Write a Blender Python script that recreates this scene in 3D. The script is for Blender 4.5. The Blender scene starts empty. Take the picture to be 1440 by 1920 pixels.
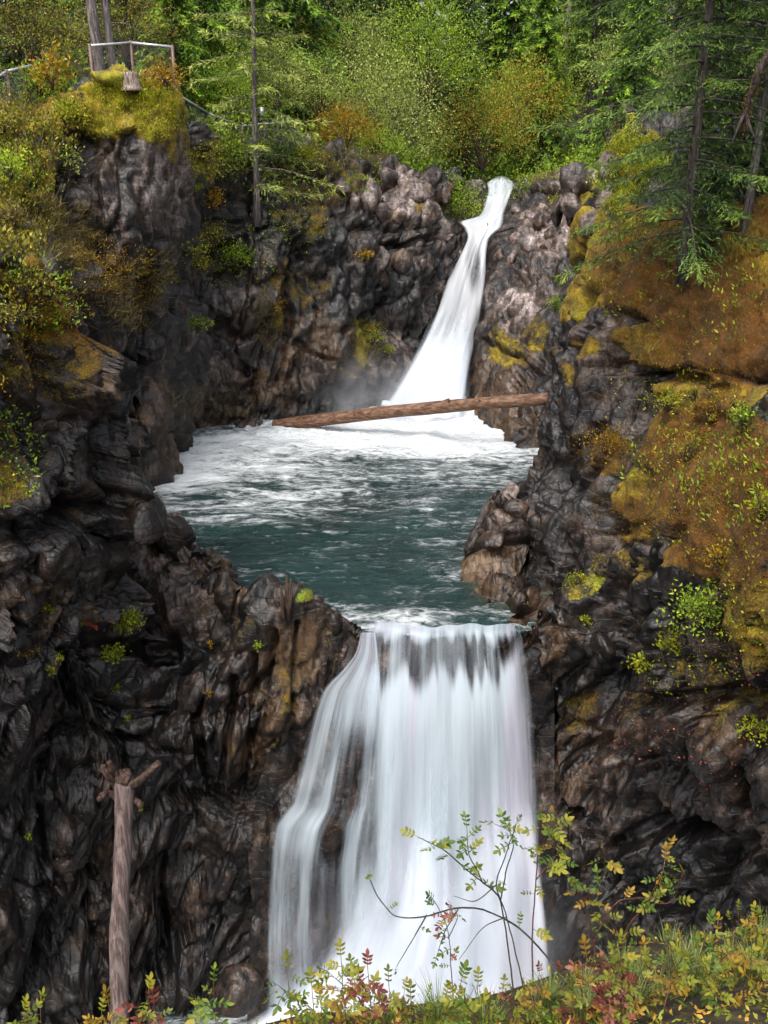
import bpy, math, random
import numpy as np
from mathutils import Vector, Matrix

# ---------------------------------------------------------------- camera, sky, sun, exposure
SC = bpy.context.scene
COL = SC.collection
rng = np.random.default_rng(7)
random.seed(7)
FPX = 1664.0                                   # focal length in photo pixels (photo is 1440 x 1920)
PITCH = math.radians(20.0)
CAM = np.array([0.0, 0.0, 8.5])                # metres above the upper pool
FW = np.array([0, math.cos(PITCH), -math.sin(PITCH)])
UP = np.array([0, math.sin(PITCH), math.cos(PITCH)])
RT = np.array([1.0, 0, 0])
cd = bpy.data.cameras.new('camera')
cam = bpy.data.objects.new('camera', cd); COL.objects.link(cam)
cam.location = CAM; cam.rotation_euler = (math.pi / 2 - PITCH, 0, 0)
cd.sensor_fit = 'HORIZONTAL'; cd.sensor_width = 36; cd.lens = FPX / 1440 * 36
cd.clip_start = 0.05; cd.clip_end = 2000
SC.camera = cam

SUN_EL, SUN_AZ = math.radians(58), math.radians(205)     # azimuth clockwise from +Y: behind the camera, a little left
W = bpy.data.worlds.new('World'); SC.world = W; W.use_nodes = True
wn = W.node_tree; wn.nodes.clear()
sky = wn.nodes.new('ShaderNodeTexSky'); sky.sky_type = 'NISHITA'; sky.sun_disc = False
sky.sun_elevation = SUN_EL; sky.sun_rotation = SUN_AZ; sky.dust_density = 4.0; sky.ozone_density = 0.6
hs = wn.nodes.new('ShaderNodeHueSaturation'); hs.inputs['Saturation'].default_value = 0.45   # cloud cover
bg = wn.nodes.new('ShaderNodeBackground'); bg.inputs['Strength'].default_value = 0.15
wo = wn.nodes.new('ShaderNodeOutputWorld')
wn.links.new(sky.outputs[0], hs.inputs['Color']); wn.links.new(hs.outputs[0], bg.inputs['Color']); wn.links.new(bg.outputs[0], wo.inputs[0])
sl = bpy.data.lights.new('sun', 'SUN'); sl.energy = 1.15; sl.angle = math.radians(30); sl.color = (1, .96, .9)
sun = bpy.data.objects.new('sun', sl); COL.objects.link(sun)
sdir = Vector((math.sin(SUN_AZ) * math.cos(SUN_EL), math.cos(SUN_AZ) * math.cos(SUN_EL), math.sin(SUN_EL)))
sun.rotation_euler = sdir.to_track_quat('Z', 'Y').to_euler(); sun.location = sdir * 60
SC.view_settings.view_transform = 'Standard'; SC.view_settings.look = 'None'
SC.view_settings.gamma = 1; SC.view_settings.use_curve_mapping = False
SC.view_settings.exposure = 1.15
SC.render.engine = 'CYCLES'
SC.cycles.use_denoising = True; SC.cycles.use_adaptive_sampling = True; SC.cycles.adaptive_threshold = .035
SC.cycles.max_bounces = 5; SC.cycles.diffuse_bounces = 2; SC.cycles.glossy_bounces = 2
SC.cycles.transparent_max_bounces = 24; SC.cycles.transmission_bounces = 3; SC.cycles.volume_bounces = 1
SC.cycles.volume_step_rate = 2.0

# ---------------------------------------------------------------- pixels <-> places
def ray(u, v):
    return FW + np.multiply.outer((np.asarray(u, float) - 720) / FPX, RT) + np.multiply.outer((960 - np.asarray(v, float)) / FPX, UP)
def PX(u, v, Y):
    d = ray(u, v); return CAM + d * (Y / d[1])
def PZ(u, v, z):
    d = ray(u, v); return CAM + d * ((z - CAM[2]) / d[2])
def proj(P):
    q = P - CAM; w = q @ FW
    w = np.where(np.abs(w) < 1e-6, 1e-6, w)
    return 720 + FPX * (q @ RT) / w, 960 - FPX * (q @ UP) / w, w

# ---------------------------------------------------------------- noise
def h3(i, s):
    x = np.sin(i[..., 0] * 127.1 + i[..., 1] * 311.7 + i[..., 2] * 74.7 + s * 53.3) * 43758.5453
    return x - np.floor(x)
def vnoise(P, size, seed=0):
    q = P / size; i = np.floor(q); f = q - i; f = f * f * (3 - 2 * f); r = 0
    for a in (0, 1):
        for b in (0, 1):
            for c in (0, 1):
                w = (f[:, 0] if a else 1 - f[:, 0]) * (f[:, 1] if b else 1 - f[:, 1]) * (f[:, 2] if c else 1 - f[:, 2])
                r = r + w * h3(i + np.array([a, b, c]), seed)
    return r * 2 - 1
def fbm(P, size, oct=4, seed=0, gain=.5):
    r = 0; a = 1.0; t = 0
    for k in range(oct):
        r = r + a * vnoise(P + k * 7.3, size, seed + k); t += a; a *= gain; size *= .5
    return r / t
def smooth(x, a, b):
    t = np.clip((x - a) / (b - a), 0, 1); return t * t * (3 - 2 * t)
def cells(P, size, seed, rot, stretch):
    """nearest jittered cell: random values per cell, offset to its centre, gap to the next cell"""
    q = (P @ rot) / (size * np.array(stretch)) + seed * 3.17
    i0 = np.floor(q - .5)
    b1 = np.full(len(P), 9.0); b2 = b1.copy(); bi = np.zeros_like(q); bo = np.zeros_like(q)
    for a in (0, 1):
        for b in (0, 1):
            for c in (0, 1):
                i = i0 + np.array([a, b, c])
                fp = i + .12 + .76 * np.stack([h3(i, seed + 1), h3(i, seed + 2), h3(i, seed + 3)], -1)
                o = q - fp; d = np.sqrt((o * o).sum(1)); m = d < b1
                b2 = np.where(m, b1, np.minimum(b2, d)); b1 = np.where(m, d, b1)
                bi[m] = i[m]; bo[m] = o[m]
    r = np.stack([h3(bi, seed + 11), h3(bi, seed + 12), h3(bi, seed + 13), h3(bi, seed + 14)], -1)
    return r, bo, b2 - b1
def blocks(P, size, seed, rot, stretch, flat=.18):
    """jointed rock: nearest block under a box metric turned a little per block; continuous, with flat faces and sharp edges"""
    q = (P @ rot) / (size * np.array(stretch)) + seed * 3.17
    i0 = np.floor(q - .5); best = np.full(len(P), 9.0); bi = np.zeros_like(q); bo = np.zeros_like(q)
    for a in (0, 1):
        for b in (0, 1):
            for c in (0, 1):
                i = i0 + np.array([a, b, c]); r = [h3(i, seed + k) for k in range(1, 8)]
                o = q - (i + .10 + .80 * np.stack(r[:3], -1))
                tx, ty, tz = (r[3] - .5) * 1.3, (r[4] - .5) * 1.3, (r[5] - .5) * 1.3
                x = o[:, 0] + tz * o[:, 1]; y = o[:, 1] - tz * o[:, 0] + tx * o[:, 2]; z = o[:, 2] - tx * o[:, 1] + ty * o[:, 0]
                d = np.maximum(np.maximum(np.abs(x), np.abs(y)), np.maximum(np.abs(z), .62 * (np.abs(x) + np.abs(y))))
                d = np.maximum(d, flat) - .30 * (r[6] - .5)
                m = d < best; best = np.where(m, d, best); bi[m] = i[m]; bo[m] = o[m]
    return np.stack([h3(bi, seed + 11), h3(bi, seed + 12), h3(bi, seed + 13)], -1), best, bo
def rotm(x, y, z):
    from mathutils import Euler
    return np.array(Euler((math.radians(x), math.radians(y), math.radians(z))).to_matrix())

# ---------------------------------------------------------------- mesh helpers
def link(o, parent=None):
    COL.objects.link(o)
    if parent is not None: o.parent = parent
    return o
def tag(o, label=None, cat=None, group=None, kind=None):
    if label: o['label'] = label
    if cat: o['category'] = cat
    if group: o['group'] = group
    if kind: o['kind'] = kind
    return o
def stuff(o): o['kind'] = 'stuff'; return o
def mesh(name, V, F, mat=None, attrs=None, smooth_=False, uv=None):
    V = np.ascontiguousarray(V, np.float32); F = np.ascontiguousarray(F, np.int32)
    me = bpy.data.meshes.new(name); k = F.shape[1]
    me.vertices.add(len(V)); me.vertices.foreach_set('co', V.ravel())
    me.loops.add(F.size); me.loops.foreach_set('vertex_index', F.ravel())
    me.polygons.add(len(F)); me.polygons.foreach_set('loop_start', np.arange(0, F.size, k, dtype=np.int32))
    if smooth_: me.polygons.foreach_set('use_smooth', np.ones(len(F), bool))
    for n, a in (attrs or {}).items():
        at = me.attributes.new(n, 'FLOAT', 'POINT'); at.data.foreach_set('value', np.ascontiguousarray(a, np.float32))
    if uv is not None:
        l = me.uv_layers.new(name='UVMap'); l.data.foreach_set('uv', np.ascontiguousarray(uv[F.ravel()], np.float32).ravel())
    me.update(calc_edges=True)
    if mat: me.materials.append(mat)
    return me
def obj(name, me, parent=None, loc=None):
    o = bpy.data.objects.new(name, me); link(o, parent)
    if loc is not None: o.location = loc
    return o
def empty(name, loc, label=None, cat=None, group=None):
    o = bpy.data.objects.new(name, None); o.empty_display_size = .1; link(o); o.location = loc
    return tag(o, label, cat, group)
def copy_tree(o, parent=None):
    c = o.copy(); COL.objects.link(c); c.parent = parent
    for ch in list(o.children): copy_tree(ch, c)
    return c
def merge(parts):
    Vs, Fs, n = [], [], 0
    for V, F in parts:
        Vs.append(V); Fs.append(F + n); n += len(V)
    return np.concatenate(Vs), np.concatenate(Fs)
def tube(pts, rad, n=8, wob=0.0, seed=0, cap=True):
    pts = np.asarray(pts, float); rad = np.broadcast_to(np.asarray(rad, float), (len(pts),))
    T = np.gradient(pts, axis=0); T /= np.linalg.norm(T, axis=1)[:, None] + 1e-9
    ref = np.array([0, 0, 1.0]) if abs(T[0, 2]) < .9 else np.array([1.0, 0, 0])
    A = np.cross(T, ref); A /= np.linalg.norm(A, axis=1)[:, None]; B = np.cross(T, A)
    th = np.linspace(0, 2 * np.pi, n, endpoint=False)
    V = pts[:, None] + rad[:, None, None] * (A[:, None] * np.cos(th)[None, :, None] + B[:, None] * np.sin(th)[None, :, None])
    if wob:
        fl = V.reshape(-1, 3); c = np.repeat(pts, n, 0)
        V = (c + (fl - c) * (1 + wob * fbm(fl + seed, max(rad) * 2.2, 3))[:, None]).reshape(V.shape)
    m = len(pts)
    i, j = np.meshgrid(np.arange(m - 1), np.arange(n), indexing='ij')
    F = np.stack([i * n + j, i * n + (j + 1) % n, (i + 1) * n + (j + 1) % n, (i + 1) * n + j], -1).reshape(-1, 4)
    V = V.reshape(-1, 3)
    if cap:
        k = len(V); V = np.concatenate([V, pts[:1], pts[-1:]])
        j = np.arange(n); j2 = (j + 1) % n
        F = np.concatenate([F, np.stack([np.full(n, k), j2, j, j], -1)[:, [0, 1, 2, 2]], np.stack([np.full(n, k + 1), (m - 1) * n + j, (m - 1) * n + j2, (m - 1) * n + j2], -1)])
        # caps as degenerate-free quads: collapse handled by splitting below
        Fq = F[:-2 * n]; Ft = F[-2 * n:, :3]
        # turn each cap triangle into a quad through its rim midpoint
        mids = (V[Ft[:, 1]] + V[Ft[:, 2]]) / 2; b = len(V)
        V = np.concatenate([V, mids]); mi = b + np.arange(len(Ft))
        F = np.concatenate([Fq, np.stack([Ft[:, 0], Ft[:, 1], mi, Ft[:, 2]], -1)])
    return V, F
def grid_faces(n, m):
    i, j = np.meshgrid(np.arange(n - 1), np.arange(m - 1), indexing='ij')
    return np.stack([i * m + j, i * m + j + 1, (i + 1) * m + j + 1, (i + 1) * m + j], -1).reshape(-1, 4)
def catmull(C, counts):
    """interpolate along axis 0 with counts[k] steps in segment k"""
    n = len(C); out = []
    for k in range(n - 1):
        p1, p2 = C[k], C[k + 1]
        p0 = C[k - 1] if k else 2 * p1 - p2
        p3 = C[k + 2] if k + 2 < n else 2 * p2 - p1
        t = np.linspace(0, 1, counts[k], endpoint=False).reshape((-1,) + (1,) * (C.ndim - 1))
        m1 = (p2 - p0) * .5 * .8; m2 = (p3 - p1) * .5 * .8
        out.append((2*t**3 - 3*t**2 + 1) * p1 + (t**3 - 2*t**2 + t) * m1 + (-2*t**3 + 3*t**2) * p2 + (t**3 - t**2) * m2)
    out.append(C[-1:]); return np.concatenate(out)
def loft(C, res):
    C = np.asarray(C, float)
    def cnt(A):
        d = np.linalg.norm(np.diff(A, axis=0), axis=-1); d = d.reshape(len(d), -1)
        return np.maximum(2, np.minimum(200, np.ceil(np.percentile(d, 70, axis=1) / res).astype(int)))
    G = catmull(C, cnt(C)); G2 = np.swapaxes(G, 0, 1)
    return np.swapaxes(catmull(G2, cnt(np.swapaxes(C, 0, 1))), 0, 1)
def gnormals(G):
    a = np.gradient(G, axis=0); b = np.gradient(G, axis=1); n = np.cross(a, b)
    n /= np.linalg.norm(n, axis=-1)[..., None] + 1e-9
    view = CAM - G
    if (n * view).sum(-1).mean() < 0: n = -n
    return n

# ---------------------------------------------------------------- node helpers
def mat_new(name):
    m = bpy.data.materials.new(name); m.use_nodes = True; nt = m.node_tree; nt.nodes.clear()
    out = nt.nodes.new('ShaderNodeOutputMaterial'); return m, nt, out
class NT:
    def __init__(s, nt): s.nt = nt
    def n(s, t, ins=None, **pr):
        x = s.nt.nodes.new(t)
        for k, v in pr.items(): setattr(x, k, v)
        for k, v in (ins or {}).items(): s.set(x.inputs[k], v)
        return x
    def set(s, i, v):
        if isinstance(v, bpy.types.NodeSocket): s.nt.links.new(v, i)
        elif isinstance(v, bpy.types.Node): s.nt.links.new(v.outputs[0], i)
        else: i.default_value = v
    def m(s, op, a, b=0.0, c=0.0, clamp=False):
        x = s.nt.nodes.new('ShaderNodeMath'); x.operation = op; x.use_clamp = clamp
        s.set(x.inputs[0], a); s.set(x.inputs[1], b); s.set(x.inputs[2], c); return x.outputs[0]
    def mix(s, f, a, b, bt='MIX'):
        x = s.nt.nodes.new('ShaderNodeMix'); x.data_type = 'RGBA'; x.blend_type = bt
        s.set(x.inputs[0], f); s.set(x.inputs[6], a); s.set(x.inputs[7], b); return x.outputs[2]
    def ramp(s, f, stops, interp='LINEAR'):
        x = s.nt.nodes.new('ShaderNodeValToRGB'); s.set(x.inputs[0], f); cr = x.color_ramp; cr.interpolation = interp
        while len(cr.elements) < len(stops): cr.elements.new(.5)
        for e, (p, c) in zip(cr.elements, stops):
            e.position = p; e.color = (*c, 1) if len(c) == 3 else c
        return x.outputs[0]
    def noise(s, vec, scale, detail=4, rough=.55, dist=0.0):
        x = s.n('ShaderNodeTexNoise', {'Vector': vec, 'Scale': scale, 'Detail': detail, 'Roughness': rough, 'Distortion': dist}); return x.outputs[0]
    def attr(s, name): return s.n('ShaderNodeAttribute', attribute_name=name).outputs['Fac']
    def pos(s): return s.n('ShaderNodeNewGeometry').outputs['Position']
    def sstep(s, x, a, b):
        r = s.n('ShaderNodeMapRange', {'Value': x, 'From Min': a, 'From Max': b}, interpolation_type='SMOOTHSTEP'); return r.outputs[0]
    def mapping(s, vec, rot=(0, 0, 0), scale=(1, 1, 1)):
        return s.n('ShaderNodeMapping', {'Vector': vec, 'Rotation': rot, 'Scale': scale}).outputs[0]

# ---------------------------------------------------------------- materials
def rock_material():
    m, nt, out = mat_new('gorge_rock'); k = NT(nt)
    p = k.pos(); cell = k.attr('cell'); cell2 = k.attr('cell2'); light = k.attr('light'); moss = k.attr('moss'); hue = k.attr('hue'); tan = k.attr('tan')
    n1 = k.noise(p, .55, 2, .6); n2 = k.noise(p, 3.2, 3, .65, .4); n3 = k.noise(p, 17, 3, .7)
    strat = k.noise(k.mapping(p, (.5, .9, .2), (1.2, 1.2, 9)), 1.6, 3, .6, .6)
    wv = k.n('ShaderNodeVectorMath', {0: k.mapping(p, (.35, .55, .3), (1.1, 1.1, .40)), 1: k.n('ShaderNodeVectorMath', {0: k.n('ShaderNodeTexNoise', {'Vector': p, 'Scale': 1.2, 'Detail': 1}).outputs[1], 'Scale': .05}, operation='SCALE').outputs[0]}, operation='ADD').outputs[0]
    va = k.n('ShaderNodeTexVoronoi', {'Vector': wv, 'Scale': 2.9, 'Randomness': 1.0}, feature='F1', distance='MANHATTAN')
    vb = k.n('ShaderNodeTexVoronoi', {'Vector': k.mapping(wv, (.7, .2, .9), (1, 1, 1)), 'Scale': 8.0}, feature='F1', distance='CHEBYCHEV')
    ra = k.n('ShaderNodeSeparateColor', {0: va.outputs['Color']}).outputs[0]; rb = k.n('ShaderNodeSeparateColor', {0: vb.outputs['Color']}).outputs[0]
    f = k.m('ADD', k.m('MULTIPLY', cell, .30), k.m('MULTIPLY', cell2, .24))
    f = k.m('ADD', k.m('SUBTRACT', f, .14), k.m('ADD', k.m('MULTIPLY', k.m('SUBTRACT', ra, .5), .16), k.m('MULTIPLY', k.m('SUBTRACT', rb, .5), .20)))
    f = k.m('ADD', f, k.m('MULTIPLY', k.m('SUBTRACT', n1, .5), .75))
    f = k.m('ADD', f, k.m('MULTIPLY', k.m('SUBTRACT', n2, .5), .85))
    f = k.m('ADD', f, k.m('MULTIPLY', k.m('SUBTRACT', strat, .5), .45))
    f = k.m('ADD', f, k.m('MULTIPLY', k.m('SUBTRACT', n3, .5), .5))
    drip = k.noise(k.mapping(p, (0, 0, 0), (2.6, 2.6, .22)), 1.0, 3, .6, .3)
    f = k.m('ADD', f, k.m('MULTIPLY', k.m('SUBTRACT', drip, .5), .75))
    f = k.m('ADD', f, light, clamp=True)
    col = k.ramp(f, [(.0, (.004, .003, .0028)), (.22, (.015, .010, .0075)), (.42, (.054, .036, .027)), (.60, (.155, .115, .10)), (.80, (.34, .285, .275)), (1, (.56, .50, .48))])
    rust = k.sstep(k.m('ADD', k.noise(p, 1.3, 3, .6), k.m('MULTIPLY', tan, .45)), .52, .78)
    col = k.mix(k.m('MULTIPLY', rust, .75), col, k.ramp(f, [(0, (.02, .010, .005)), (.5, (.13, .075, .032)), (1, (.40, .29, .17))]))
    # lichen / moss film
    mm = k.m('ADD', moss, k.m('MULTIPLY', k.m('SUBTRACT', k.noise(p, 2.1, 4, .68, .3), .5), 1.3))
    nz = k.n('ShaderNodeSeparateXYZ', {0: k.n('ShaderNodeNewGeometry').outputs['Normal']}).outputs[2]
    mm = k.m('ADD', mm, k.m('MULTIPLY', nz, .16))
    mm = k.m('ADD', mm, k.m('ADD', k.m('MULTIPLY', k.m('SUBTRACT', n3, .5), .9), k.m('MULTIPLY', k.m('SUBTRACT', n1, .5), .5)))
    mask = k.sstep(mm, .44, .76)
    hf = k.m('ADD', hue, k.m('MULTIPLY', k.m('SUBTRACT', k.noise(p, 1.1, 3, .6), .5), .8))
    hf = k.m('ADD', hf, k.m('MULTIPLY', k.m('SUBTRACT', k.noise(p, 9, 2, .7), .5), .35), clamp=True)
    mc = k.ramp(hf, [(0, (.075, .027, .003)), (.3, (.140, .058, .005)), (.5, (.19, .110, .007)), (.72, (.30, .225, .012)), (.88, (.29, .31, .014)), (1, (.18, .28, .02))])
    mc = k.mix(k.sstep(k.m('ADD', k.noise(p, 26, 2, .7), k.m('MULTIPLY', k.m('SUBTRACT', n2, .5), .9)), .32, .68), k.mix(.72, mc, (.012, .010, .003, 1)), mc)
    col = k.mix(mask, col, mc)
    rough = k.m('ADD', k.m('MULTIPLY', n2, .45), k.m('ADD', .27, k.m('MULTIPLY', mask, .5)), clamp=True)
    rk = k.m('SUBTRACT', 1.0, mask)
    fac = k.m('ADD', k.m('MULTIPLY', va.outputs['Distance'], -1.0), k.m('MULTIPLY', vb.outputs['Distance'], -.55))
    hgt = k.m('ADD', k.m('MULTIPLY', n3, .30), k.m('MULTIPLY', fac, rk))
    vor = k.n('ShaderNodeTexVoronoi', {'Vector': k.n('ShaderNodeVectorMath', {0: k.mapping(p, (.5, .9, .2), (1, 1, 2.4)), 1: k.n('ShaderNodeTexNoise', {'Vector': p, 'Scale': .25, 'Detail': 0}).outputs[1]}, operation='ADD').outputs[0], 'Scale': 1.6}, feature='DISTANCE_TO_EDGE').outputs[0]
    crack = k.sstep(vor, 0, .035)
    hgt = k.m('ADD', hgt, k.m('MULTIPLY', k.m('MULTIPLY', crack, k.m('SUBTRACT', 1, mask)), .22))
    hgt = k.m('ADD', hgt, k.m('MULTIPLY', k.m('MULTIPLY', k.noise(p, 48, 1, .7), mask), .5))
    bump = k.n('ShaderNodeBump', {'Height': hgt, 'Strength': .55, 'Distance': .07})
    bs = k.n('ShaderNodeBsdfPrincipled', {'Base Color': col, 'Roughness': rough, 'Normal': bump.outputs[0]})
    bs.inputs['Specular IOR Level'].default_value = .5
    nt.links.new(bs.outputs[0], out.inputs[0]); return m
M = {'rock': rock_material()}

def plain(name, stops, scale=6, rough=.8, stretch=(1, 1, 1), bump=.4, bdist=.02, attr=None, coord='pos', spec=.3):
    m, nt, out = mat_new(name); k = NT(nt)
    p = k.pos() if coord == 'pos' else k.n('ShaderNodeTexCoord').outputs['Object']
    n = k.noise(k.mapping(p, (0, 0, 0), stretch), scale, 6, .65, .3)
    f = k.sstep(n, .25, .75)
    col = k.ramp(f, stops)
    b = k.n('ShaderNodeBump', {'Height': n, 'Strength': bump, 'Distance': bdist})
    bs = k.n('ShaderNodeBsdfPrincipled', {'Base Color': col, 'Roughness': rough, 'Normal': b.outputs[0]})
    bs.inputs['Specular IOR Level'].default_value = spec
    nt.links.new(bs.outputs[0], out.inputs[0]); return m
def leaf_material(name, stops, trans=.35, rough=.55, nscale=.5, namp=.5, objamp=.0):
    m, nt, out = mat_new(name); k = NT(nt)
    r = k.attr('rnd')
    f = k.m('ADD', r, k.m('MULTIPLY', k.m('SUBTRACT', k.noise(k.pos(), nscale, 3, .6), .5), namp))
    if objamp:
        f = k.m('ADD', f, k.m('MULTIPLY', k.m('SUBTRACT', k.n('ShaderNodeObjectInfo').outputs['Random'], .5), objamp))
    f = k.m('MAXIMUM', k.m('MINIMUM', f, 1.0), 0.0)
    col = k.ramp(f, stops)
    bs = k.n('ShaderNodeBsdfPrincipled', {'Base Color': col, 'Roughness': rough}); bs.inputs['Specular IOR Level'].default_value = .3
    tr = k.n('ShaderNodeBsdfTranslucent', {'Color': k.mix(.5, col, k.mix(1, col, (1, 1, .5, 1), 'MULTIPLY'))})
    mx = k.n('ShaderNodeMixShader', {0: trans, 1: bs.outputs[0], 2: tr.outputs[0]})
    nt.links.new(mx.outputs[0], out.inputs[0]); return m

# ---------------------------------------------------------------- the rock walls of the gorge
ROT1 = rotm(8, 24, 20); ROT2 = rotm(-20, 40, 65); ROT3 = rotm(15, 60, -30)
ROCKV = []          # every displaced rock vertex, for setting plants on the surface
def rockify(G, amp=1.0, damp=None, moss=None, light=None, hue=None, tan=None, carve=(), fine=1.0):
    """displace a lofted grid into fractured blocks; returns vertices and attributes"""
    Nn = gnormals(G); sh = G.shape; P = G.reshape(-1, 3); N = Nn.reshape(-1, 3)
    u, v, w = proj(P)
    warp = np.stack([fbm(P, 2.5, 2, 5), fbm(P, 2.5, 2, 6), fbm(P, 2.5, 2, 8)], -1) * .10
    Q = P + warp
    r1, b1, o1 = blocks(Q, 2.6, 1, ROT1, (.75, .75, 1.8), .10)
    r2, b2, o2 = blocks(Q, 1.05, 4, ROT1, (.75, .75, 2.0), .10)
    r3, b3, o3 = blocks(Q, .42, 9, ROT1, (.75, .75, 2.2), .10)
    d = -.72 * np.clip((b1 - .30) / .34, 0, 1) + 1.05 * (o1 * (r1 - .5)).sum(1) + .22 * (r1[:, 0] - .5)
    d += -.34 * np.clip((b2 - .30) / .26, 0, 1) + .62 * (o2 * (r2 - .5)).sum(1) + .20 * (r2[:, 0] - .5)
    d += fine * (-.10 * np.clip((b3 - .30) / .22, 0, 1) + .24 * (o3 * (r3 - .5)).sum(1) + .06 * (r3[:, 0] - .5)) + .26
    d += .25 * fbm(P, 3.2, 3, 21) + .02 * fbm(P, .16, 2, 31)
    ms = np.zeros(len(P)); lt = np.zeros(len(P)); hu = np.full(len(P), .55); tn = np.zeros(len(P))
    wob = 26 * np.stack([fbm(P, 1.2, 3, 41), fbm(P, 1.2, 3, 42)], -1)
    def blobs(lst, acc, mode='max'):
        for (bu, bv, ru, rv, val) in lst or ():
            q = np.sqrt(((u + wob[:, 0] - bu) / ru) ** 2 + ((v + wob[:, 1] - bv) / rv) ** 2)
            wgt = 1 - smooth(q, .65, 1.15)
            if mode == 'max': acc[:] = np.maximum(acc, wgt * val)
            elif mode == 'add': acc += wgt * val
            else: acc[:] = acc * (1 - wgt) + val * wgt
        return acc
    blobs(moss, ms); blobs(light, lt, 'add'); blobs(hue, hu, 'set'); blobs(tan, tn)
    soft = smooth(ms, .45, .9)
    a = amp * (1 - .50 * soft)
    if damp is not None: a = a * damp(P, u, v)
    d = d * a + soft * (.03 + .17 * fbm(P, 1.3, 3, 51) + .10 * np.abs(fbm(P, .5, 3, 53)) + .09 * fbm(P, .25, 2, 52))
    for (poly, width, depth) in carve:
        best = np.full(len(P), 1e9)
        for (x0, y0), (x1, y1) in zip(poly[:-1], poly[1:]):
            L = (x1 - x0) ** 2 + (y1 - y0) ** 2
            t = np.clip(((u - x0) * (x1 - x0) + (v - y0) * (y1 - y0)) / L, 0, 1)
            best = np.minimum(best, np.hypot(u + wob[:, 0] * .5 - x0 - t * (x1 - x0), v + wob[:, 1] * .5 - y0 - t * (y1 - y0)))
        d -= depth * (1 - smooth(best, width * .35, width))
    P2 = P + N * d[:, None]
    ROCKV.append((P2, N))
    return P2.reshape(sh), dict(cell=r1[:, 1] * .5 + r2[:, 2] * .5, cell2=r3[:, 2] * .55 + r2[:, 1] * .45, moss=ms, light=lt, hue=hu, tan=tn)
def add_rock(name, G, at, cols=None):
    n, m = G.shape[:2]
    if cols is not None:
        a, b = cols; G = G[:, a:b]; at = {k: x.reshape(n, m)[:, a:b].ravel() for k, x in at.items()}; m = b - a
    return tag(obj(name, mesh(name, G.reshape(-1, 3), grid_faces(n, m), M['rock'], at)), kind='structure')

# far rim of the gorge: left wall, recess, back wall, channel of the upper fall, pale rocks on its right
FAR = [  # columns; every entry (u, v, Y) from the rim down to the water
 [(-300,190,22),(-300,300,20),(-300,420,18),(-300,520,17.2),(-300,640,17),(-300,760,17)],
 [(-80,205,24),(-80,310,22),(-80,420,20),(-80,530,18.8),(-80,660,18.2),(-80,800,18)],
 [(60,205,25),(60,300,23.5),(60,400,22),(60,510,20.4),(70,660,19.6),(90,850,19.8)],
 [(120,198,25.6),(125,290,24.3),(130,390,23.2),(130,520,22),(140,660,21.4),(150,860,21)],
 [(165,168,26),(170,270,25.2),(180,400,24.6),(185,540,23.9),(190,690,23.5),(200,880,23)],
 [(225,150,26.3),(225,260,25.3),(230,400,25),(235,540,24.9),(240,700,25.6),(250,900,24.5)],
 [(290,158,26.8),(290,260,25.9),(285,400,26),(285,540,26.1),(290,700,26.2),(295,915,25)],
 [(335,180,27.4),(335,280,26.8),(325,400,27),(320,540,27.2),(325,700,27.5),(320,880,27)],
 [(352,212,28.6),(358,300,28.4),(348,400,29),(350,540,29.5),(355,700,30),(345,850,29.5)],
 [(372,240,31),(382,320,31.5),(388,420,32),(385,550,32),(390,690,32),(370,815,31.5)],
 [(430,268,35),(430,330,34.7),(430,425,34),(430,550,33.7),(430,690,33.2),(430,800,32.6)],
 [(480,275,36),(480,330,35.2),(478,425,34.2),(478,550,33.9),(480,690,33.4),(490,797,33)],
 [(540,275,37),(540,330,36),(535,425,35),(530,550,34.5),(530,690,34),(530,795,33.4)],
 [(620,290,38.8),(620,345,37.5),(620,430,36.2),(620,550,35.6),(620,680,35),(620,785,34.5)],
 [(700,300,40.5),(700,350,39),(700,430,37.6),(700,550,36.8),(700,670,36.2),(690,775,35.5)],
 [(770,318,42.5),(770,365,40.8),(770,440,39.2),(770,540,38.2),(760,650,37.6),(750,765,36.8)],
 [(825,335,45),(822,385,42.6),(822,450,40.6),(815,530,39.8),(800,630,39),(780,760,38)],
 [(868,350,50),(862,400,47.5),(862,450,43.4),(850,530,41.2),(830,630,40),(810,755,38.6)],
 [(912,352,52),(910,400,48),(900,440,44),(890,530,41.5),(870,630,40),(850,755,38.6)],
 [(968,345,50),(955,392,46),(935,440,42.4),(918,520,40),(896,620,38),(885,780,35.8)],
 [(1015,330,47),(1010,385,44),(1005,450,41),(985,540,38),(950,650,36),(930,820,32)],
 [(1080,330,46),(1080,390,42),(1070,470,38),(1050,560,35),(1010,680,33),(985,870,28.4)],
 [(1170,330,44),(1160,400,39),(1150,480,36),(1130,570,33),(1080,690,31),(1060,900,26.5)],
]
def far_patch():
    C = []
    for colm in FAR:
        pts = [PX(*q) for q in colm]
        t = pts[0]; d = t - CAM; d = d / np.hypot(d[0], d[1]); d[2] = 0
        back = t + d * 3 + np.array([0, 0, .15]); back2 = t + d * 9 + np.array([0, 0, -.6])
        b = pts[-1].copy(); b[2] = -2.2
        C.append([back2, back] + pts + [b])
    return np.swapaxes(np.array(C), 0, 1)
G = loft(far_patch(), .095)
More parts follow.
